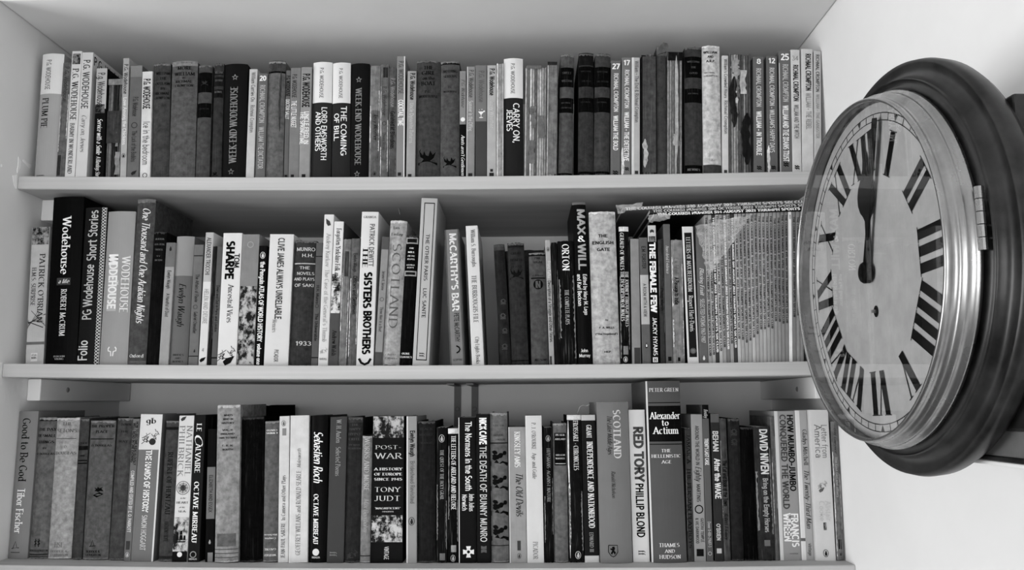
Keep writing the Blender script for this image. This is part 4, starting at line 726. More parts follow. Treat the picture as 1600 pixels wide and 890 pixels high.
book(2, 168, 192.4, 183, 652, 'c', 74, 'dark grey hardback with illegible rubbed head, left of the slim grey paperback', [('H', 'DOWN', .05, .14, .3, .9, 35, 'W'), ('H', 'THE', .1, .12, .3, .8, 35, 'W'), ('H', 'WAY', .17, .14, .2, .8, 40, 'W')], sb=.044)
book(2, 193, 203.4, 208, 654, 'p', 108, 'slim grey paperback with many small white words, left of the HANDS paperback', [('V', 'HOW TO BECOME RIDICULOUSLY', .02, .33, .7, .34, 25, 'b'), ('V', 'WELL-READ IN ONE EVENING', .03, .31, .28, .34, 25, 'b'), ('V', 'COMPILED AND EDITED BY E. O. PARROTT', .37, .8, .5, .46, 225, 's'), ('O', 'penguin', .955, .5, .7, 200), ('B', .86, .92, 60, .2, .8)])
book(2, 204, 239, 220, 647, 'g', 112, 'grey paperback with white head, comic drawing and bold white HANDS lettering', [('B', 0, .245, 212), ('H', 'gb', .045, .24, .28, .72, 70, 'W'), ('O', 'drawing', .15, .5, .8, 60), ('O', 'disc', .19, .62, .36, 50), ('V', 'THE HANDS OF HISTORY', .25, .67, .5, .24, 238, 'b'), ('V', 'SIMON HOGGART', .69, .925, .5, .22, 205, 's'), ('B', 0, 1, 214, .93, .997)], dep=.13)
book(2, 246.4, 267.6, 259, 656, 'c', 66, 'dark leaning hardback with black sideways lettering, right of the HANDS paperback', [('B', .05, .07, 25), ('V', 'RUPERT OF HENTZAU', .23, .67, .5, .36, 16, 'S'), ('V', 'ANTHONY HOPE', .72, .86, .5, .3, 20, 'S'), ('B', .96, .98, 40)])
book(2, 268.6, 292, 279.5, 649, 'g', 205, 'white paperback with compass rose and sailing ship on its spine', [('O', 'leaf', .025, .3, .4, 60), ('V', 'NATHANIEL', .07, .42, .75, .36, 110, 'L'), ('V', 'PHILBRICK', .07, .42, .25, .36, 110, 'L'), ('O', 'compass', .5, .5, .9, 70), ('H', 'In the', .57, .1, .35, .7, 40, 'i'), ('H', 'HEART', .6, .13, .1, .9, 40, 'S'), ('H', 'of the', .632, .1, .3, .68, 40, 'i'), ('H', 'SEA', .66, .12, .25, .75, 40, 'S'), ('P', .7, .93, .01, .99, 190), ('O', 'ship', .83, .5, .75, 20), ('B', .93, 1, 16), ('O', 'disc', .95, .5, .4, 225)])
book(2, 293.4, 311, 304, 648, 'g', 24, 'black paperback with white spaced capitals and swash initial, oval foot', [('V', 'LE', .06, .115, .48, .42, 232, 'S'), ('V', 'C', .13, .2, .5, .7, 225, 'i'), ('V', 'ALVAIRE', .2, .4, .48, .45, 232, 'S'), ('V', 'OCTAVE MIRBEAU', .46, .87, .48, .42, 232, 'W'), ('O', 'ring', .95, .45, .6, 150), ('H', 'DEDALUS', .98, .12, .1, .8, 200, 'b')])
book(2, 311.6, 319.4, 322, 650, 'p', 10, 'thin plain black book hidden in shade left of a short two-tone paperback', sb=.06)
book(2, 320.4, 333.6, 325, 670, 'p', 14, 'short black paperback with grey middle panel', [('B', .29, .68, 108), ('V', 'ELIZABETH AND ESSEX', .35, .63, .5, .38, 30, 's'), ('O', 'bird', .85, .5, .5, 150), ('B', .93, 1, 120, .3, .9)])
book(2, 334.2, 371, 338.7, 632, 'c', 140, 'tall worn grey hardback with torn foot and small black capitals, lowest shelf', [('H', "WHO'S", .07, .07, .32, .7, 25, 'b'), ('H', 'WHO IN', .095, .07, .28, .72, 25, 'b'), ('H', 'HISTORY', .12, .07, .22, .76, 25, 'b'), ('H', 'VOL. II', .165, .065, .26, .7, 25, 'b'), ('H', 'ENGLAND', .19, .065, .18, .78, 25, 'b'), ('H', '1485 TO 1603', .215, .065, .1, .88, 25, 'b'), ('H', 'C. R. N.', .265, .065, .26, .74, 25, 'b'), ('H', 'ROUTH', .29, .065, .28, .74, 25, 'b'), ('B', .82, .9, 92, .1, .9), ('B', .915, .92, 80), ('B', .94, .945, 80), ('B', .965, .97, 80)], sb=.034)
book(2, 372, 409, 374.6, 651, 'c', 9, 'thick black cloth hardback without readable lettering, right of the torn-footed one', [('B', .0, .02, 30)])
book(2, 410, 433.2, 413.7, 657, 'c', 92, 'plain grey hardback with its white lettering upside down', [('X', 'CHATTO', .07, .11, .12, .85, 225, 'W'), ('X', '& WINDUS', .09, .1, .1, .88, 225, 'W'), ('X', 'WHISKY', .95, .12, .1, .88, 205, 'W'), ('X', 'GALORE', .91, .12, .1, .88, 205, 'W'), ('X', 'Compton', .835, .11, .12, .86, 205, 'S'), ('X', 'Mackenzie', .81, .11, .06, .94, 205, 'S')])
book(2, 434.4, 450.2, 435, 650, 'p', 200, 'slim white paperback with oval at head and narrow serif title low down', [('O', 'penguin', .05, .42, .55, 90), ('B', .085, .135, 130, .3, .7), ('V', 'JEAN-PAUL SARTRE', .66, .96, .5, .42, 70, 'S'), ('V', 'In Camera and Other Plays', .41, .64, .5, .34, 90, 'i')][:2] + [('U', 'JEAN-PAUL SARTRE  In Camera and Other Plays', .41, .97, .5, .38, 80, 'S')])
book(2, 450.8, 480.4, 454, 649, 'p', 203, 'wider white paperback whose faint title climbs from the foot', [('U', 'GEOFFREY WILLANS and RONALD SEARLE', .38, .95, .5, .24, 110, 'S'), ('U', 'Molesworth', .23, .36, .5, .2, 120, 'i')])
book(2, 481.4, 509.6, 484.4, 649, 'h', 10, 'black hardback with white flowing script title and white disc foot', [('V', 'Sebastien Roch', .11, .46, .45, .48, 238, 'I'), ('V', 'OCTAVE MIRBEAU', .54, .875, .4, .26, 235, 'W'), ('O', 'disc', .93, .42, .45, 215), ('H', 'DEDALUS', .965, .08, .2, .65, 200, 'b')])
book(2, 510.4, 536.8, 516.5, 651, 'g', 62, 'dark grey paperback with thin silvery Poems title and ff device', [('V', 'W. H. Auden', .02, .18, .5, .28, 150, 'S'), ('V', 'Selected Poems', .21, .41, .5, .28, 145, 'S'), ('V', 'ff', .925, .955, .35, .4, 130, 'S')])
book(2, 537.4, 561.8, 540, 651, 'c', 40, 'dark mottled cloth hardback with dim crowded HAPPY lettering', [('B', 0, .04, 60), ('H', 'THE', .055, .13, .3, .75, 70, 'W'), ('H', 'HAPPY', .085, .14, .15, .88, 70, 'W'), ('H', 'HYPO', .12, .14, .1, .85, 70, 'W'), ('H', 'CRITE', .155, .14, .12, .85, 70, 'W'), ('H', 'BY MAX', .195, .1, .15, .85, 66, 'W'), ('H', 'BEERBOHM', .22, .1, .08, .92, 66, 'W'), ('O', 'drawing', .94, .5, .7, 70)])
book(2, 562.2, 577.8, 563.5, 680, 'c', 122, 'short grey hardback with pale WORKS lettering, left of the illustrated history', [('V', 'WORKS AND MORE', .02, .44, .5, .5, 170, 'S'), ('V', 'Max Beerbohm', .5, .76, .5, .45, 155, 'i'), ('B', .94, .95, 60)])
book(2, 578.4, 629, 579.5, 650, 'g', 12, 'wide black paperback with photographs at head and foot around WAR lettering', [('P', .0, .15, .02, .98, 180), ('H', 'POST-', .215, .115, .1, .92, 190, 'L'), ('H', 'WAR', .275, .17, .1, .94, 190, 'L'), ('H', 'A HISTORY', .365, .075, .08, .95, 215, 'W'), ('H', 'OF EUROPE', .4, .075, .08, .95, 215, 'W'), ('H', 'SINCE 1945', .435, .075, .08, .95, 215, 'W'), ('H', 'TONY', .505, .14, .1, .9, 205, 'L'), ('H', 'JUDT', .565, .15, .1, .9, 205, 'L'), ('H', "'MAGNIFICENT'", .632, .055, .12, .92, 205, 'W'), ('H', 'OBSERVER', .655, .035, .35, .7, 205, 'S'), ('P', .68, .86, .02, .98, 190), ('V', 'VINTAGE', .89, .975, .5, .13, 205, 's')], dep=.135)
book(2, 635, 651.2, 635.3, 650, 'g', 142, 'pale grey paperback with spaced small author and grey oval low down', [('V', 'Evelyn Waugh', .1, .28, .55, .42, 30, 'b'), ('V', 'Brideshead Revisited', .31, .6, .55, .4, 100, 's'), ('O', 'penguin', .72, .5, .75, 40), ('B', 0, 1, 205, .003, .14)])
book(2, 651.8, 680.6, 651, 657, 'c', 30, 'dark cloth hardback with faint blind lettering, right of the oval device', [('H', 'BLACK', .06, .12, .15, .85, 46, 'W'), ('H', 'MISCHIEF', .1, .12, .12, .88, 46, 'W'), ('H', 'WAUGH', .16, .1, .2, .8, 46, 'W')])
book(2, 682, 698.6, 682, 667, 't', 18, 'short black creased paperback with thin QUEST title and oval at head', [('O', 'penguin', .085, .5, .7, 170), ('V', 'THE QUEST OF THE HOLY GRAIL', .17, .54, .52, .32, 150, 'S'), ('B', .93, .98, 110, .3, .8)])
book(2, 699.8, 716, 700, 669, 't', 12, 'short black paperback with white head band and bold LETTERS title', [('B', 0, .04, 212), ('V', 'THE LETTERS OF ABELARD AND HELOISE', .055, .61, .55, .42, 215, 'W'), ('O', 'penguin', .965, .5, .6, 170), ('B', .87, .92, 150, .3, .8)])
book(2, 717, 744.6, 716, 652, 'g', 12, 'black paperback with a white cross emblem at its foot', [('B', 0, 1, 205, .003, .05), ('V', 'The Normans in the South', .03, .51, .55, .34, 235, 's'), ('V', 'John Julius', .53, .65, .72, .26, 225, 's'), ('V', 'Norwich', .535, .645, .32, .26, 225, 's'), ('O', 'cross', .925, .55, .62, 225)])
book(2, 745.4, 767, 743.8, 647, 'g', 16, 'black paperback with long white sans DEATH lettering and folded-leaf foot device', [('V', 'NICK CAVE', .025, .205, .5, .44, 242, 'B'), ('V', 'THE DEATH OF BUNNY MUNRO', .22, .86, .5, .44, 200, 's'), ('O', 'bowtie', .91, .5, .5, 90)])
TW = [('B', .0, .2, 100), ('H', 'LIFE ON', .09, .1, .2, .8, 66, 'W'), ('H', 'MARK', .155, .1, .2, .75, 62, 'W'), ('H', 'TWAIN', .185, .1, .3, .85, 62, 'W'), ('B', .205, .212, 20), ('B', .885, .89, 20)]
for q in range(4): TW.append(('O', 'tree', .305 + q * .165, .5, .98, 12))
book(2, 768, 795.6, 765.4, 644, 'c', 96, 'grey cloth hardback with four repeated dark tree pictures down its spine', TW)
book(2, 796.6, 823.4, 794.3, 667, 'p', 146, 'short pale grey paperback with white author over black italic DEVILS', [('V', 'KINGSLEY AMIS', .035, .3, .52, .32, 235, 'S'), ('V', 'The Old Devils', .34, .66, .58, .4, 30, 'i'), ('O', 'penguin', .95, .55, .3, 60), ('B', .84, .91, 60, .45, .65), ('B', 0, 1, 200, .003, .05)])
book(2, 824, 850, 820.5, 649, 'g', 200, 'white paperback with small serif GUILE title and thin capitals at its foot', [('V', "P. J. O'ROURKE", .05, .235, .5, .24, 90, 'S'), ('V', 'Age and Guile', .26, .435, .5, .24, 100, 'S'), ('V', 'PICADOR', .86, .975, .5, .28, 50, 'L')])
book(2, 851.4, 865.8, 849, 667, 't', 16, 'short black creased paperback with grey AGAINST title and oval', [('O', 'penguin', .085, .5, .65, 150), ('V', 'HUYSMANS  AGAINST NATURE', .16, .56, .52, .36, 130, 'S')])
book(2, 866.4, 888.4, 863.7, 660, 'c', 98, 'grey cloth hardback with black lettered label at its head', [('B', .075, .31, 14, .1, .95), ('H', 'PETER', .09, .12, .2, .85, 190, 'W'), ('H', 'ABELARD', .12, .11, .15, .9, 190, 'W'), ('H', 'HELEN', .235, .1, .2, .85, 190, 'W'), ('H', 'WADDELL', .26, .1, .18, .86, 190, 'W'), ('B', .295, .3, 190, .15, .9)])
book(2, 890, 912.6, 885.6, 648, 't', 18, 'black heavily creased paperback with white head, CHRONICLES lettering', [('B', 0, .035, 205), ('V', 'FROISSART - CHRONICLES', .04, .38, .6, .32, 200, 'W'), ('O', 'penguin', .95, .6, .5, 190), ('P', .04, .97, .02, .14, 220, 'tatty')])
book(2, 914, 936.4, 908, 648, 'g', 20, 'black paperback with white head and foot bands, INDEPENDENCE lettering', [('B', 0, .038, 178), ('B', .955, 1, 192), ('V', 'GRANT', .07, .16, .52, .34, 215, 'W'), ('V', 'INDEPENDENCE AND NATIONHOOD', .185, .77, .55, .4, 225, 'W'), ('V', 'EDWARD III', .8, .93, .5, .26, 150, 'S')])
book(2, 938.2, 988.8, 932.3, 628, 'h', 112, 'wide pale-streaked grey hardback with a lion shield at its foot', [('V', 'SCOTLAND', .05, .355, .62, .22, 195, 'W'), ('V', 'The Later Middle Ages', .085, .33, .38, .15, 25, 'i'), ('V', 'Ranald Nicholson', .435, .6, .46, .12, 45, 'i'), ('O', 'shield', .925, .4, .34, 14)], sb=.032, dep=.15)
book(2, 989.6, 1015.4, 982, 640, 'g', 203, 'white paperback with heavy grey TORY slab capitals over black italic capitals', [('V', 'RED TORY', .115, .475, .55, .5, 70, 'B'), ('V', 'PHILLIP BLOND', .49, .84, .52, .42, 14, 'b'), ('V', 'ff', .925, .955, .5, .4, 20, 'S')], dep=.14)
book(2, 1018.6, 1074, 1008.6, 590, 'h', 80, 'tallest thick dark hardback with black title panel, white HELLENISTIC lettering', [('B', 0, 1, 205, .003, .05), ('H', 'PETER GREEN', .05, .1, .1, .95, 215, 'S'), ('B', .12, .125, 16, .06, .997), ('B', .14, .34, 8, .05, .997), ('H', 'Alexander', .195, .19, .1, .96, 240, 'S'), ('H', 'to', .235, .16, .42, .62, 240, 'S'), ('H', 'Actium', .278, .19, .18, .9, 240, 'S'), ('B', .352, .357, 16, .06, .997), ('H', 'THE', .39, .085, .38, .66, 220, 'S'), ('H', 'HELLENISTIC', .42, .085, .1, .94, 220, 'S'), ('H', 'AGE', .452, .085, .38, .66, 220, 'S'), ('H', 'THAMES', .905, .1, .22, .8, 220, 'S'), ('H', 'AND', .937, .09, .38, .66, 220, 'S'), ('H', 'HUDSON', .968, .1, .22, .82, 220, 'S')], sb=.032, dep=.17)
book(2, 1075, 1084.8, 1070, 668, 't', 62, 'short stained grey paperback squeezed right of the tall title-panel hardback', [('V', 'JAMAICA  THE PERSIAN PLAYBOYS', .05, .9, .5, .55, 22, 'S')])
book(2, 1085.4, 1103.2, 1078, 647, 'g', 142, 'grey paperback with black circle device and swash numeral word, tiny capitals', [('V', 'AROUND THE WORLD IN', .08, .35, .5, .3, 30, 's'), ('V', 'Eighty', .36, .46, .5, .5, 30, 'i'), ('V', 'MARTINIS', .48, .6, .5, .3, 30, 's'), ('O', 'ring', .65, .5, .8, 20), ('V', 'GUSTAV TEMPLE', .71, .87, .75, .24, 30, 's'), ('V', '& VIC DARKWOOD', .71, .88, .3, .24, 30, 's'), ('O', 'square', .94, .5, .62, 20)])
book(2, 1104.4, 1114.8, 1096, 632, 'g', 84, 'tall slim paperback, black head over grey, small white CASE lettering', [('B', 0, .09, 10), ('V', 'Bentley', .03, .085, .5, .55, 190, 'i'), ('V', "TRENT'S LAST CASE", .22, .39, .5, .5, 220, 'b'), ('V', 'Dover 0-486-29687-3', .75, .91, .5, .42, 170, 's'), ('O', 'ring', .95, .5, .6, 170)])
book(2, 1117.4, 1131, 1110, 646, 'p', 44, 'dark paperback with bold white WAKE lettering', [('B', 0, .06, 84), ('V', 'BEHAN', .12, .26, .5, .55, 200, 'b'), ('V', 'After the WAKE', .31, .58, .55, .6, 215, 'b'), ('V', "O'BRIEN", .75, .86, .5, .4, 190, 'b'), ('O', 'square', .93, .5, .55, 180)])
book(2, 1131.6, 1142.4, 1123, 653, 't', 66, 'slim tatty paperback with dark hand-worn title right of WAKE', [('V', 'The Cat and Book of the Town', .3, .62, .5, .6, 16, 'b'), ('V', 'Robert J. Casey', .67, .85, .5, .5, 16, 'i')])
book(2, 1144, 1163, 1137, 653, 'c', 34, 'dark mottled cloth hardback left of a plain black book', [('O', 'flower', .1, .5, .6, 55), ('O', 'flower', .17, .5, .6, 50)])
book(2, 1164, 1184.6, 1156, 666, 'c', 8, 'plain black book left of the paperback with EMPTY lettering')
book(2, 1186, 1212, 1176, 666, 't', 42, 'dark creased paperback with bold pale capitals over EMPTY lettering', [('V', 'DAVID NIVEN', .02, .36, .6, .42, 205, 'b'), ('V', 'Bring on the Empty Horses', .39, .79, .58, .28, 150, 'b'), ('O', 'square', .87, .55, .35, 100)])
book(2, 1212.6, 1219, 1203, 650, 't', 86, 'very thin worn paperback pressed against the pale MUMBO paperback')
book(2, 1219.6, 1252.4, 1208.5, 642, 'g', 140, 'pale grey paperback with two lines of bold capitals, MUMBO in black', [('B', 0, 1, 190, .003, .16), ('V', 'HOW MUMBO-JUMBO', .025, .54, .76, .26, 18, 'b'), ('V', 'CONQUERED THE WORLD', .025, .66, .4, .26, 70, 'b'), ('V', 'FRANCIS', .69, .91, .76, .3, 225, 'b'), ('V', 'WHEEN', .69, .875, .4, .3, 225, 'b'), ('H', 'HARPER', .955, .05, .45, .85, 80, 's')], dep=.14)
book(2, 1253, 1272.6, 1240.5, 641, 'g', 158, 'pale paperback, white left edge crossed by a dark line, italic title', [('B', 0, 1, 205, .003, .36), ('B', .855, .875, 90, .003, .36), ('V', 'Gladys Mitchell', .13, .37, .68, .34, 60, 'S'), ('V', 'The Twenty-Third Man', .4, .79, .68, .38, 50, 'i'), ('V', 'vintage', .89, .97, .68, .26, 80, 's')], dep=.13)
book(2, 1273.4, 1306.4, 1262, 640, 'g', 194, 'wide white paperback with thin grey AMERICA lettering, letter title', [('V', 'Letter from', .1, .325, .72, .28, 110, 'l'), ('V', 'America', .1, .325, .38, .32, 110, 'l'), ('O', 'drawing', .5, .5, .5, 110), ('O', 'leaf', .54, .45, .3, 90), ('V', 'Alistair', .61, .74, .72, .26, 178, 'l'), ('V', 'Cooke', .61, .74, .4, .26, 178, 'l'), ('P', .75, .8, .45, .6, 190), ('O', 'penguin', .95, .5, .35, 30)], sb=.033, dep=.13)
book(2, 1308, 1327.6, 1298, 658, 't', 104, 'worn grey paperback with black oval device, against the white right wall', [('V', 'D.H. Lawrence', .05, .23, .5, .34, 40, 'i'), ('V', 'The Lost Girl and others', .26, .55, .5, .3, 150, 's'), ('O', 'penguin', .955, .55, .4, 20), ('B', .85, .92, 25, .3, .5), ('B', .85, .92, 25, .6, .7)], sb=.033)
# second row behind, as far as it shows
book(0, 1166, 1224, 1164, 104, 'c', 44, 'dark book standing behind the spines numbered 8 and 12', back=True, sb=.16)
book(1, 780, 858, 774, 392, 'c', 60, 'dark grey book in the second row behind the short SUGAR hardback', back=True, sb=.19)
book(2, 380, 428, 382, 634, 'c', 10, 'tall black book in the second row behind the thick black hardback', back=True, sb=.20)
# ------------------------------------------------ magazines lying on the standing run
def special(name, fn):
    m = bpy.data.materials.new(name); m.use_nodes = True; nt = m.node_tree; nt.nodes.clear(); fn(nt); return m
def film_nodes(nt):
    N, L = nt.nodes, nt.links
    out = N.new('ShaderNodeOutputMaterial'); mix = N.new('ShaderNodeMixShader'); tr = N.new('ShaderNodeBsdfTransparent'); gl = N.new('ShaderNodeBsdfPrincipled')
    gl.inputs['Base Color'].default_value = (.75, .75, .75, 1); gl.inputs['Roughness'].default_value = .22
    tc = N.new('ShaderNodeTexCoord'); n = N.new('ShaderNodeTexVoronoi'); n.feature = 'DISTANCE_TO_EDGE'; n.inputs['Scale'].default_value = 75
    r = N.new('ShaderNodeMapRange'); r.inputs[1].default_value = .0; r.inputs[2].default_value = .22; r.inputs[3].default_value = .5; r.inputs[4].default_value = .13
    mp = N.new('ShaderNodeMapping'); mp.inputs['Rotation'].default_value = (0, .7, 0); mp.inputs['Scale'].default_value = (.3, 1, 1.4)
    L.new(tc.outputs['Object'], mp.inputs[0]); nz = N.new('ShaderNodeTexNoise'); nz.inputs['Scale'].default_value = 40; va = N.new('ShaderNodeVectorMath'); va.operation = 'MULTIPLY_ADD'; va.inputs[1].default_value = (.03, .03, .03)
    L.new(nz.outputs['Color'], va.inputs[0]); L.new(mp.outputs[0], va.inputs[2]); L.new(va.outputs[0], n.inputs['Vector']); L.new(n.outputs[0], r.inputs[0]); L.new(r.outputs[0], mix.inputs[0])
    L.new(tr.outputs[0], mix.inputs[1]); L.new(gl.outputs[0], mix.inputs[2]); L.new(mix.outputs[0], out.inputs[0])
FILM = special('clear_plastic_film', film_nodes)
def glass_nodes(nt):
    N, L = nt.nodes, nt.links
    out = N.new('ShaderNodeOutputMaterial'); mix = N.new('ShaderNodeMixShader'); tr = N.new('ShaderNodeBsdfTransparent'); gl = N.new('ShaderNodeBsdfGlossy'); fr = N.new('ShaderNodeFresnel')
    tr.inputs[0].default_value = (.93, .93, .93, 1); gl.inputs[0].default_value = (1, 1, 1, 1); gl.inputs['Roughness'].default_value = .0; fr.inputs[0].default_value = 1.5
    L.new(fr.outputs[0], mix.inputs[0]); L.new(tr.outputs[0], mix.inputs[1]); L.new(gl.outputs[0], mix.inputs[2]); L.new(mix.outputs[0], out.inputs[0])
GLASS = special('clock_glass', glass_nodes)
def metal_nodes(base, rough):
    def fn(nt):
        N, L = nt.nodes, nt.links
        out = N.new('ShaderNodeOutputMaterial'); b = N.new('ShaderNodeBsdfPrincipled'); b.inputs['Metallic'].default_value = 1
        tc = N.new('ShaderNodeTexCoord'); n = N.new('ShaderNodeTexNoise'); n.inputs['Scale'].default_value = 38; n.inputs['Detail'].default_value = 6
        r = N.new('ShaderNodeMapRange'); r.inputs[1].default_value = .3; r.inputs[2].default_value = .7; r.inputs[3].default_value = base * .7; r.inputs[4].default_value = base * 1.15
        r2 = N.new('ShaderNodeMapRange'); r2.inputs[1].default_value = .3; r2.inputs[2].default_value = .7; r2.inputs[3].default_value = rough * 1.4; r2.inputs[4].default_value = rough * .8
        cc = N.new('ShaderNodeCombineColor'); L.new(tc.outputs['Object'], n.inputs['Vector']); L.new(n.outputs[0], r.inputs[0]); L.new(n.outputs[0], r2.inputs[0])
        for i in range(3): L.new(r.outputs[0], cc.inputs[i])
        L.new(cc.outputs[0], b.inputs['Base Color']); L.new(r2.outputs[0], b.inputs['Roughness']); L.new(b.outputs[0], out.inputs[0])
    return fn
BRASS = special('worn_brass', metal_nodes(.33, .27))
def varnish_nodes(nt):
    N, L = nt.nodes, nt.links
    out = N.new('ShaderNodeOutputMaterial'); b = N.new('ShaderNodeBsdfPrincipled'); b.inputs['Roughness'].default_value = .36; b.inputs['Specular IOR Level'].default_value = .22; b.inputs['Coat Weight'].default_value = .1; b.inputs['Coat Roughness'].default_value = .18
    tc = N.new('ShaderNodeTexCoord'); n = N.new('ShaderNodeTexNoise'); n.inputs['Scale'].default_value = 24; n.inputs['Detail'].default_value = 7; n.inputs['Roughness'].default_value = .65
    r = N.new('ShaderNodeMapRange'); r.inputs[1].default_value = .35; r.inputs[2].default_value = .75; r.inputs[3].default_value = .003; r.inputs[4].default_value = .030
    cc = N.new('ShaderNodeCombineColor'); L.new(tc.outputs['Object'], n.inputs['Vector']); L.new(n.outputs[0], r.inputs[0])
    for i in range(3): L.new(r.outputs[0], cc.inputs[i])
    L.new(cc.outputs[0], b.inputs['Base Color']); L.new(b.outputs[0], out.inputs[0])
VARN = special('dark_varnished_wood', varnish_nodes)

zt = on_y(1107, 333, .02).z
p0 = on_y(1104, 336.5, .02); slope = math.radians(2.0)
STK = [(1021, 0.0, 'THE COURIER NUMBER 514 AUGUST 2021 TRIUMPH SPORTS SIX CLUB', 'lowest of three club magazines lying flat across the standing run', 20, 235),
       (1015, 0.0, 'THE COURIER NUMBER 500 OCTOBER 2022 TRIUMPH SPORTS SIX CLUB', 'middle of three club magazines lying flat across the standing run', 52, 190),
       (973, 0.0, 'THE COURIER NUMBER 528 JANUARY 2024 TRIUMPH SPORTS SIX CLUB', 'topmost of three club magazines lying flat, reaching furthest over the books', 96, 215)]
zoff = .0007
for k, (u, yo, txt, lab, g, tg) in enumerate(STK):
    th = .0058; x0 = on_y(u, 330, .02).x
    Lm = min(.297, XR - .004 - x0) / math.cos(slope)
    base = p0.z + zoff + (x0 - p0.x) * math.tan(slope)
    r = empty('magazine', (x0, .014 + .004 * k, base), -slope); tag(r, lab, 'magazine', 'magazines lying on the standing run')
    V = []; Fc = []; d = .21; t_ = .0005
    prof = [(d, 0), (.0008, 0), (0, .0012), (0, th - .0012), (.0008, th), (d, th), (d, th - t_), (.0014, th - t_), (.0014, t_), (d, t_)]
    n = len(prof); V = [(0, y, z) for y, z in prof] + [(Lm, y, z) for y, z in prof]
    Fc = [(i, (i + 1) % n, n + (i + 1) % n, n + i) for i in range(n)]
    for q in ((0, 9, 8, 1), (1, 8, 7, 4), (4, 7, 6, 5)): Fc.append(q); Fc.append(tuple(n + i for i in q[::-1]))
    mesh_obj('cover', V, Fc, mat('gloss', g), r)
    box_obj('page_block', .0004, Lm - .0004, .0016, d - .0005, t_ + .0001, th - t_ - .0001, mat('pages', 185), r)
    V2, F2, L_ = text_mesh(txt, 'B'); kx = (Lm - .012) * (.98 if k else 1.0) / L_; C = .0034
    mesh_obj('lettering', [(.005 + x * kx, -.0003, th / 2 + (y - .5) * C) for x, y in V2], F2, mat('ink', tg), r)
    zoff += th / math.cos(slope) + .0004

# crumpled clear wrapper over the first standing magazines
def film(name, corners, nx, ny, amp, seed, label):
    rr = random.Random(seed); V = []; Fc = []
    A, B, C, D = corners
    for j in range(ny + 1):
        for i in range(nx + 1):
            s, t = i / nx, j / ny
            p = (A * (1 - s) + B * s) * (1 - t) + (D * (1 - s) + C * s) * t
            edge = 1.0 if 0 < i < nx and 0 < j < ny else 2.0
            V.append((p.x + rr.uniform(-1, 1) * amp * .5 * edge, p.y - abs(rr.gauss(0, 1)) * amp, p.z + rr.uniform(-1, 1) * amp * .5 * edge))
    for j in range(ny):
        for i in range(nx):
            q = j * (nx + 1) + i; Fc += [(q, q + 1, q + nx + 2), (q, q + nx + 2, q + nx + 1)]
    o = mesh_obj(name, V, Fc, FILM); tag(o, label, 'plastic'); return o
yf = .0165
film('plastic_wrapper', [on_y(1087, 352, yf), on_y(1172, 336, yf), on_y(1150, 372, yf), on_y(1106, 432, yf)], 10, 12, .0022, 4, 'crumpled clear plastic wrapper hanging over the first standing magazines')
film('plastic_wrapper', [on_y(962, 321, .01), on_y(1006, 316.5, .01), on_y(1000, 325, .01), on_y(966, 334, .01)], 8, 4, .0012, 9, 'crumpled clear plastic end of the topmost lying magazine')
film('plastic_wrapper', [on_y(1012, 336, .009), on_y(1050, 333, .009), on_y(1046, 343, .009), on_y(1014, 348, .009)], 8, 4, .0012, 12, 'crumpled clear plastic end of the lowest lying magazine')

# little curled strips of peeling paper
def strip(pts, y, wid, g, parent=None, label=None):
    V = []; Fc = []
    for i, (u, v) in enumerate(pts):
        p = on_y(u, v, y); V += [(p.x, p.y, p.z), (p.x + .0006 * (i % 2), p.y + wid, p.z)]
    Fc = [(2 * i, 2 * i + 2, 2 * i + 3, 2 * i + 1) for i in range(len(pts) - 1)]
    o = mesh_obj('peeling_strip', V, Fc, mat('paper', g), parent)
    md = o.modifiers.new('thickness', 'SOLIDIFY'); md.thickness = .0005
    if label: tag(o, label, 'paper strip')
    return o
strip([(609, 304), (609, 316), (613, 314.5), (619, 315), (624, 318), (623, 324), (624, 330), (625, 335)], .12, .012, 165, shelves[0])
strip([(900, 648), (903, 642), (906, 635), (911, 632), (916, 634), (919, 632), (921, 631)], .075, .006, 190, None, 'curled white paper strip standing on the CHRONICLES paperback')

# ------------------------------------------------ the clock on the right wall
XD = CAM.x + .3066
YC, ZK = -.4935, Z2 + .053
clock = empty('wall_clock', (XR, YC, ZK)); clock.rotation_euler = (0, 0, .027); tag(clock, 'round brass-rimmed wall clock with Roman numerals and dark wooden surround', 'clock')
def cobj(name, V, Fc, m, parent=None, smooth=False):
    p = parent or clock; base = Vector((XR, YC, ZK))
    return mesh_obj(name, [(v[0] - base.x, v[1] - base.y, v[2] - base.z) for v in V], Fc, m, p, smooth)
def ring_obj(name, prof, m, n=96, close=False, parent=None, smooth=True, dz=0.0):
    V, Fc = lathe(prof, n, XD, YC, ZK + dz, close); return cobj(name, V, Fc, m, parent, smooth)
def disc_obj(name, r, x, m, n=96, parent=None):
    V = [(XD + x, YC + r * math.cos(2 * math.pi * i / n), ZK + r * math.sin(2 * math.pi * i / n)) for i in range(n)]
    return cobj(name, V, [tuple(range(n))], m, parent)
def arc(r0, x0, r1, x1, n, bulge):
    P = []
    for i in range(n + 1):
        t = i / n; nx, ny = (x1 - x0), -(r1 - r0); d = math.hypot(nx, ny) or 1
        b = bulge * 4 * t * (1 - t); P.append((r0 + (r1 - r0) * t + nx / d * b, x0 + (x1 - x0) * t + ny / d * b))
    return P
dial = disc_obj('dial', .1480, 0, mat('paper', 184))
bez = [(.1480, .001), (.1478, -.0090), (.1462, -.0100), (.1462, -.0128), (.1470, -.0138), (.1485, -.0136), (.1494, -.0122)] + arc(.1498, -.0104, .1528, -.0030, 6, -.0018) + [(.1530, -.0010)] + arc(.1534, -.0006, .1556, .0070, 5, -.0012) + [(.1556, .0100), (.146, .0100)]
bezel = ring_obj('bezel', bez, BRASS, 128, True, dz=.002)
glass = disc_obj('glass', .1472, -.0106, GLASS); glass.data.flip_normals()
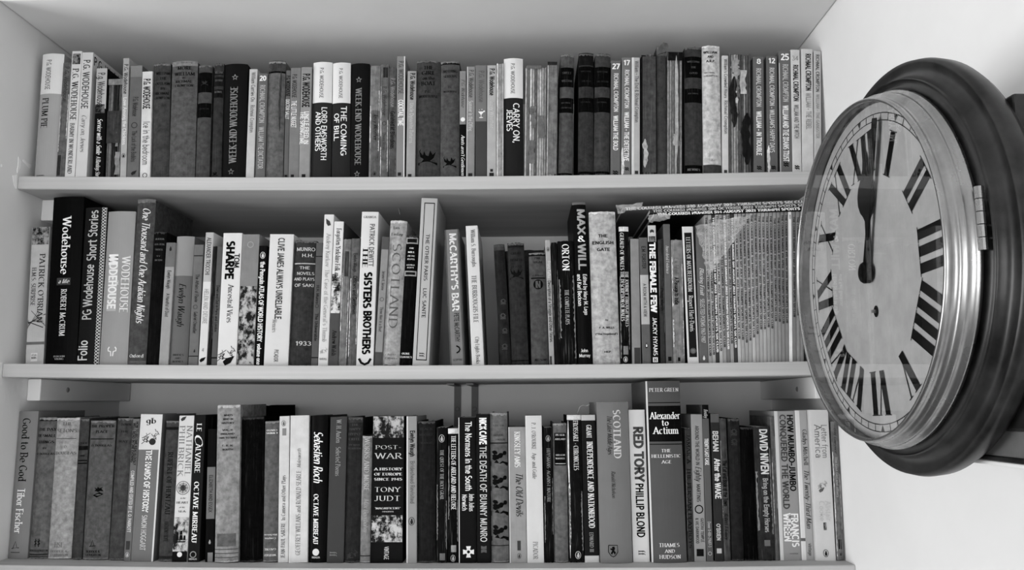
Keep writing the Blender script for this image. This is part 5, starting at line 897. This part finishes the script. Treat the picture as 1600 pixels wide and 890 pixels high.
wood = [(.1500, .0102), (.1580, .0150), (.1600, .0162), (.1620, .0155)] + arc(.1625, .0130, .1785, .0230, 9, -.0065) + [(.1800, .030), (.1790, .038), (.1760, .043), (.1500, .044)]
ring_obj('wooden_surround', wood, VARN, 128, True, dz=.004)
# minute track
V = []; Fc = []
def dpt(r, ang): return (YC - r * math.sin(ang), ZK + r * math.cos(ang))      # ang clockwise from twelve, seen from the room
def dquad(V, Fc, pts, x):
    b = len(V)
    for y, z in pts: V.append((XD + x, y, z))
    Fc.append(tuple(range(b, b + len(pts))))
def dring(V, Fc, r, t, x, n=120):
    for i in range(n):
        a0, a1 = 2 * math.pi * i / n, 2 * math.pi * (i + 1) / n
        dquad(V, Fc, [dpt(r - t, a0), dpt(r - t, a1), dpt(r + t, a1), dpt(r + t, a0)], x)
dring(V, Fc, .1325, .0004, -.0003); dring(V, Fc, .1388, .0004, -.0003)
for i in range(60):
    an = math.radians(6 * i) - .03; t = .0022 if i % 5 == 0 else .0004
    c, s = math.cos(an), math.sin(an)
    def q(r, o): y, z = dpt(r, an); return (y - o * c, z - o * s)
    if i % 5: dquad(V, Fc, [q(.1325, -t), q(.1325, t), q(.1388, t), q(.1388, -t)], -.0003)
    else: dquad(V, Fc, [q(.1329, 0), q(.1386, .0032), q(.1386, -.0032)], -.0004)
cobj('minute_track', V, Fc, mat('ink', 45), dial)
# Roman numerals, feet towards the centre
RI, ROU = .0867, .1250
def numeral(s, hour):
    an0 = math.radians(30 * hour) - .03; V = []; Fc = []
    def P(sx, t):
        y, z = dpt(t, an0); return (y - sx * math.cos(an0), z - sx * math.sin(an0))
    def barq(sa, ta, sb, tb, w): dquad(V, Fc, [P(sa - w, ta), P(sa + w, ta), P(sb + w, tb), P(sb - w, tb)], -.0005)
    step = {'I': .0135, 'V': .022, 'X': .024}; tot = sum(step[c] for c in s); x = -tot / 2; w = .0042
    for c in s:
        m = x + step[c] / 2
        if c == 'I': barq(m, RI, m, ROU, w); barq(m, RI, m, RI + .0008, w + .0022); barq(m, ROU - .0008, m, ROU, w + .0022)
        elif c == 'V': barq(m - .0062, ROU, m + .0006, RI, w); barq(m + .0082, ROU, m + .001, RI, .0007); barq(m - .0062, ROU - .0008, m - .0062, ROU, w + .002); barq(m + .0082, ROU - .0008, m + .0082, ROU, .0034)
        else: barq(m - .0072, ROU, m + .0072, RI, w); barq(m + .0085, ROU, m - .0085, RI, .0007); [barq(m + a_, t_, m + a_, t_ + .0008, b_) for a_, t_, b_ in ((-.0072, ROU - .0008, .006), (.0072, RI, .006), (.0085, ROU - .0008, .0034), (-.0085, RI, .0034))]
        x += step[c]
    cobj('numeral', V, Fc, mat('ink', 22), dial)
for hh, s in enumerate(['XII', 'I', 'II', 'III', 'IIII', 'V', 'VI', 'VII', 'VIII', 'IX', 'X', 'XI']): numeral(s, hh)
# winding hole with brass arbor
hp = on_x(1366, 487, XD)
V = [(XD - .0006, hp.y + .0042 * math.cos(i * .5236), hp.z + .0052 * math.sin(i * .5236)) for i in range(12)]; cobj('winding_hole', V, [tuple(range(12))], mat('ink', 10), dial)
V = []; Fc = []; box(V, Fc, XD - .004, XD, hp.y - .0014, hp.y + .0014, hp.z - .0014, hp.z + .0014); cobj('winding_arbor', V, Fc, BRASS, dial)
# hands
def hand(name, xo, tip_px, outline, parent=None):
    tip = on_x(tip_px[0], tip_px[1], XD + xo); hub = on_x(1352, 430, XD + xo)
    d = Vector((tip.y - YC, tip.z - ZK)); L_ = d.length; d /= L_; pn = Vector((-d.y, d.x))
    n = len(outline); V = []
    for xx_ in (xo, xo + .0012):
        for t, o in outline: V.append((XD + xx_, YC + d.x * t * L_ + pn.x * o, ZK + d.y * t * L_ + pn.y * o))
    h2 = n // 2
    Fc = [tuple(range(n)), tuple(range(2 * n - 1, n - 1, -1))] + [(i, (i + 1) % n, (i + 1) % n + n, i + n) for i in range(n)]
    return cobj(name, V, Fc, mat('gloss', 12))
def sym(half): return [(t, o) for t, o in half] + [(t, -o) for t, o in reversed(half)]
hand('hour_hand', -.0030, (1346, 238), sym([(-.05, .004), (.05, .0036), (.3, .0022), (.42, .0026), (.46, .006), (.5, .0115), (.56, .0155), (.63, .0165), (.7, .0145), (.78, .0085), (.85, .0045), (.93, .0035), (1.0, .0004)]))
hand('minute_hand', -.0060, (1360, 187), sym([(-.05, .004), (.04, .004), (.3, .0024), (.45, .0028), (.75, .0042), (.97, .0042), (1.0, .0036)]))
ring_obj('hand_boss', [(.0001, -.0092), (.004, -.0092), (.0085, -.0080), (.0098, -.006), (.0095, -.002), (.006, 0.0)], mat('gloss', 14), 24)
# hinge on the near side of the bezel
hz0 = on_y(1526, 393, YC - .158).z; hz1 = on_y(1526, 293, YC - .158).z
hin = None; q5 = (hz1 - hz0) / 5
for i in range(5):
    V = []; Fc = []; n = 12; ya = YC - .1580; xa = XD + .0085; r = .0032
    za, zb = hz0 + i * q5 + .0003, hz0 + (i + 1) * q5 - .0003
    V = [(xa + r * math.cos(2 * math.pi * j / n), ya + r * math.sin(2 * math.pi * j / n), z) for z in (za, zb) for j in range(n)]
    Fc = [(j, (j + 1) % n, n + (j + 1) % n, n + j) for j in range(n)] + [tuple(range(n)), tuple(range(n, 2 * n))]
    cobj('hinge_knuckle', V, Fc, BRASS, bezel, False)
# the case behind, fixed to the wall
yb = YC - .150; yb2 = YC + .125
zs = [on_y(1590, v, yb).z for v in (147, 675, 721, 730, 738)]
xb0 = XD + .0445
def cbox(name, x0, x1, y0, y1, z0, z1, m, bev=.002):
    V = []; Fc = []; box(V, Fc, x0, x1, y0, y1, z0, z1); o = cobj(name, V, Fc, m)
    md = o.modifiers.new('bevel', 'BEVEL'); md.width = bev; md.segments = 2; return o
cbox('case', xb0, XR - .0050, yb, yb2, zs[1], zs[0], VARN)
cbox('lower_panel', xb0 + .004, XR - .0050, yb, yb2 - .01, zs[2], zs[1] - .0003, mat('paper', 92), .001)
cbox('base_strip', xb0 + .001, XR - .0050, yb - .001, yb2 - .008, zs[3], zs[2] - .0003, VARN, .0008)
cbox('base_lip', xb0 + .004, XR - .0050, yb, yb2 - .01, zs[4], zs[3] - .0003, mat('plaster', 200), .0008)
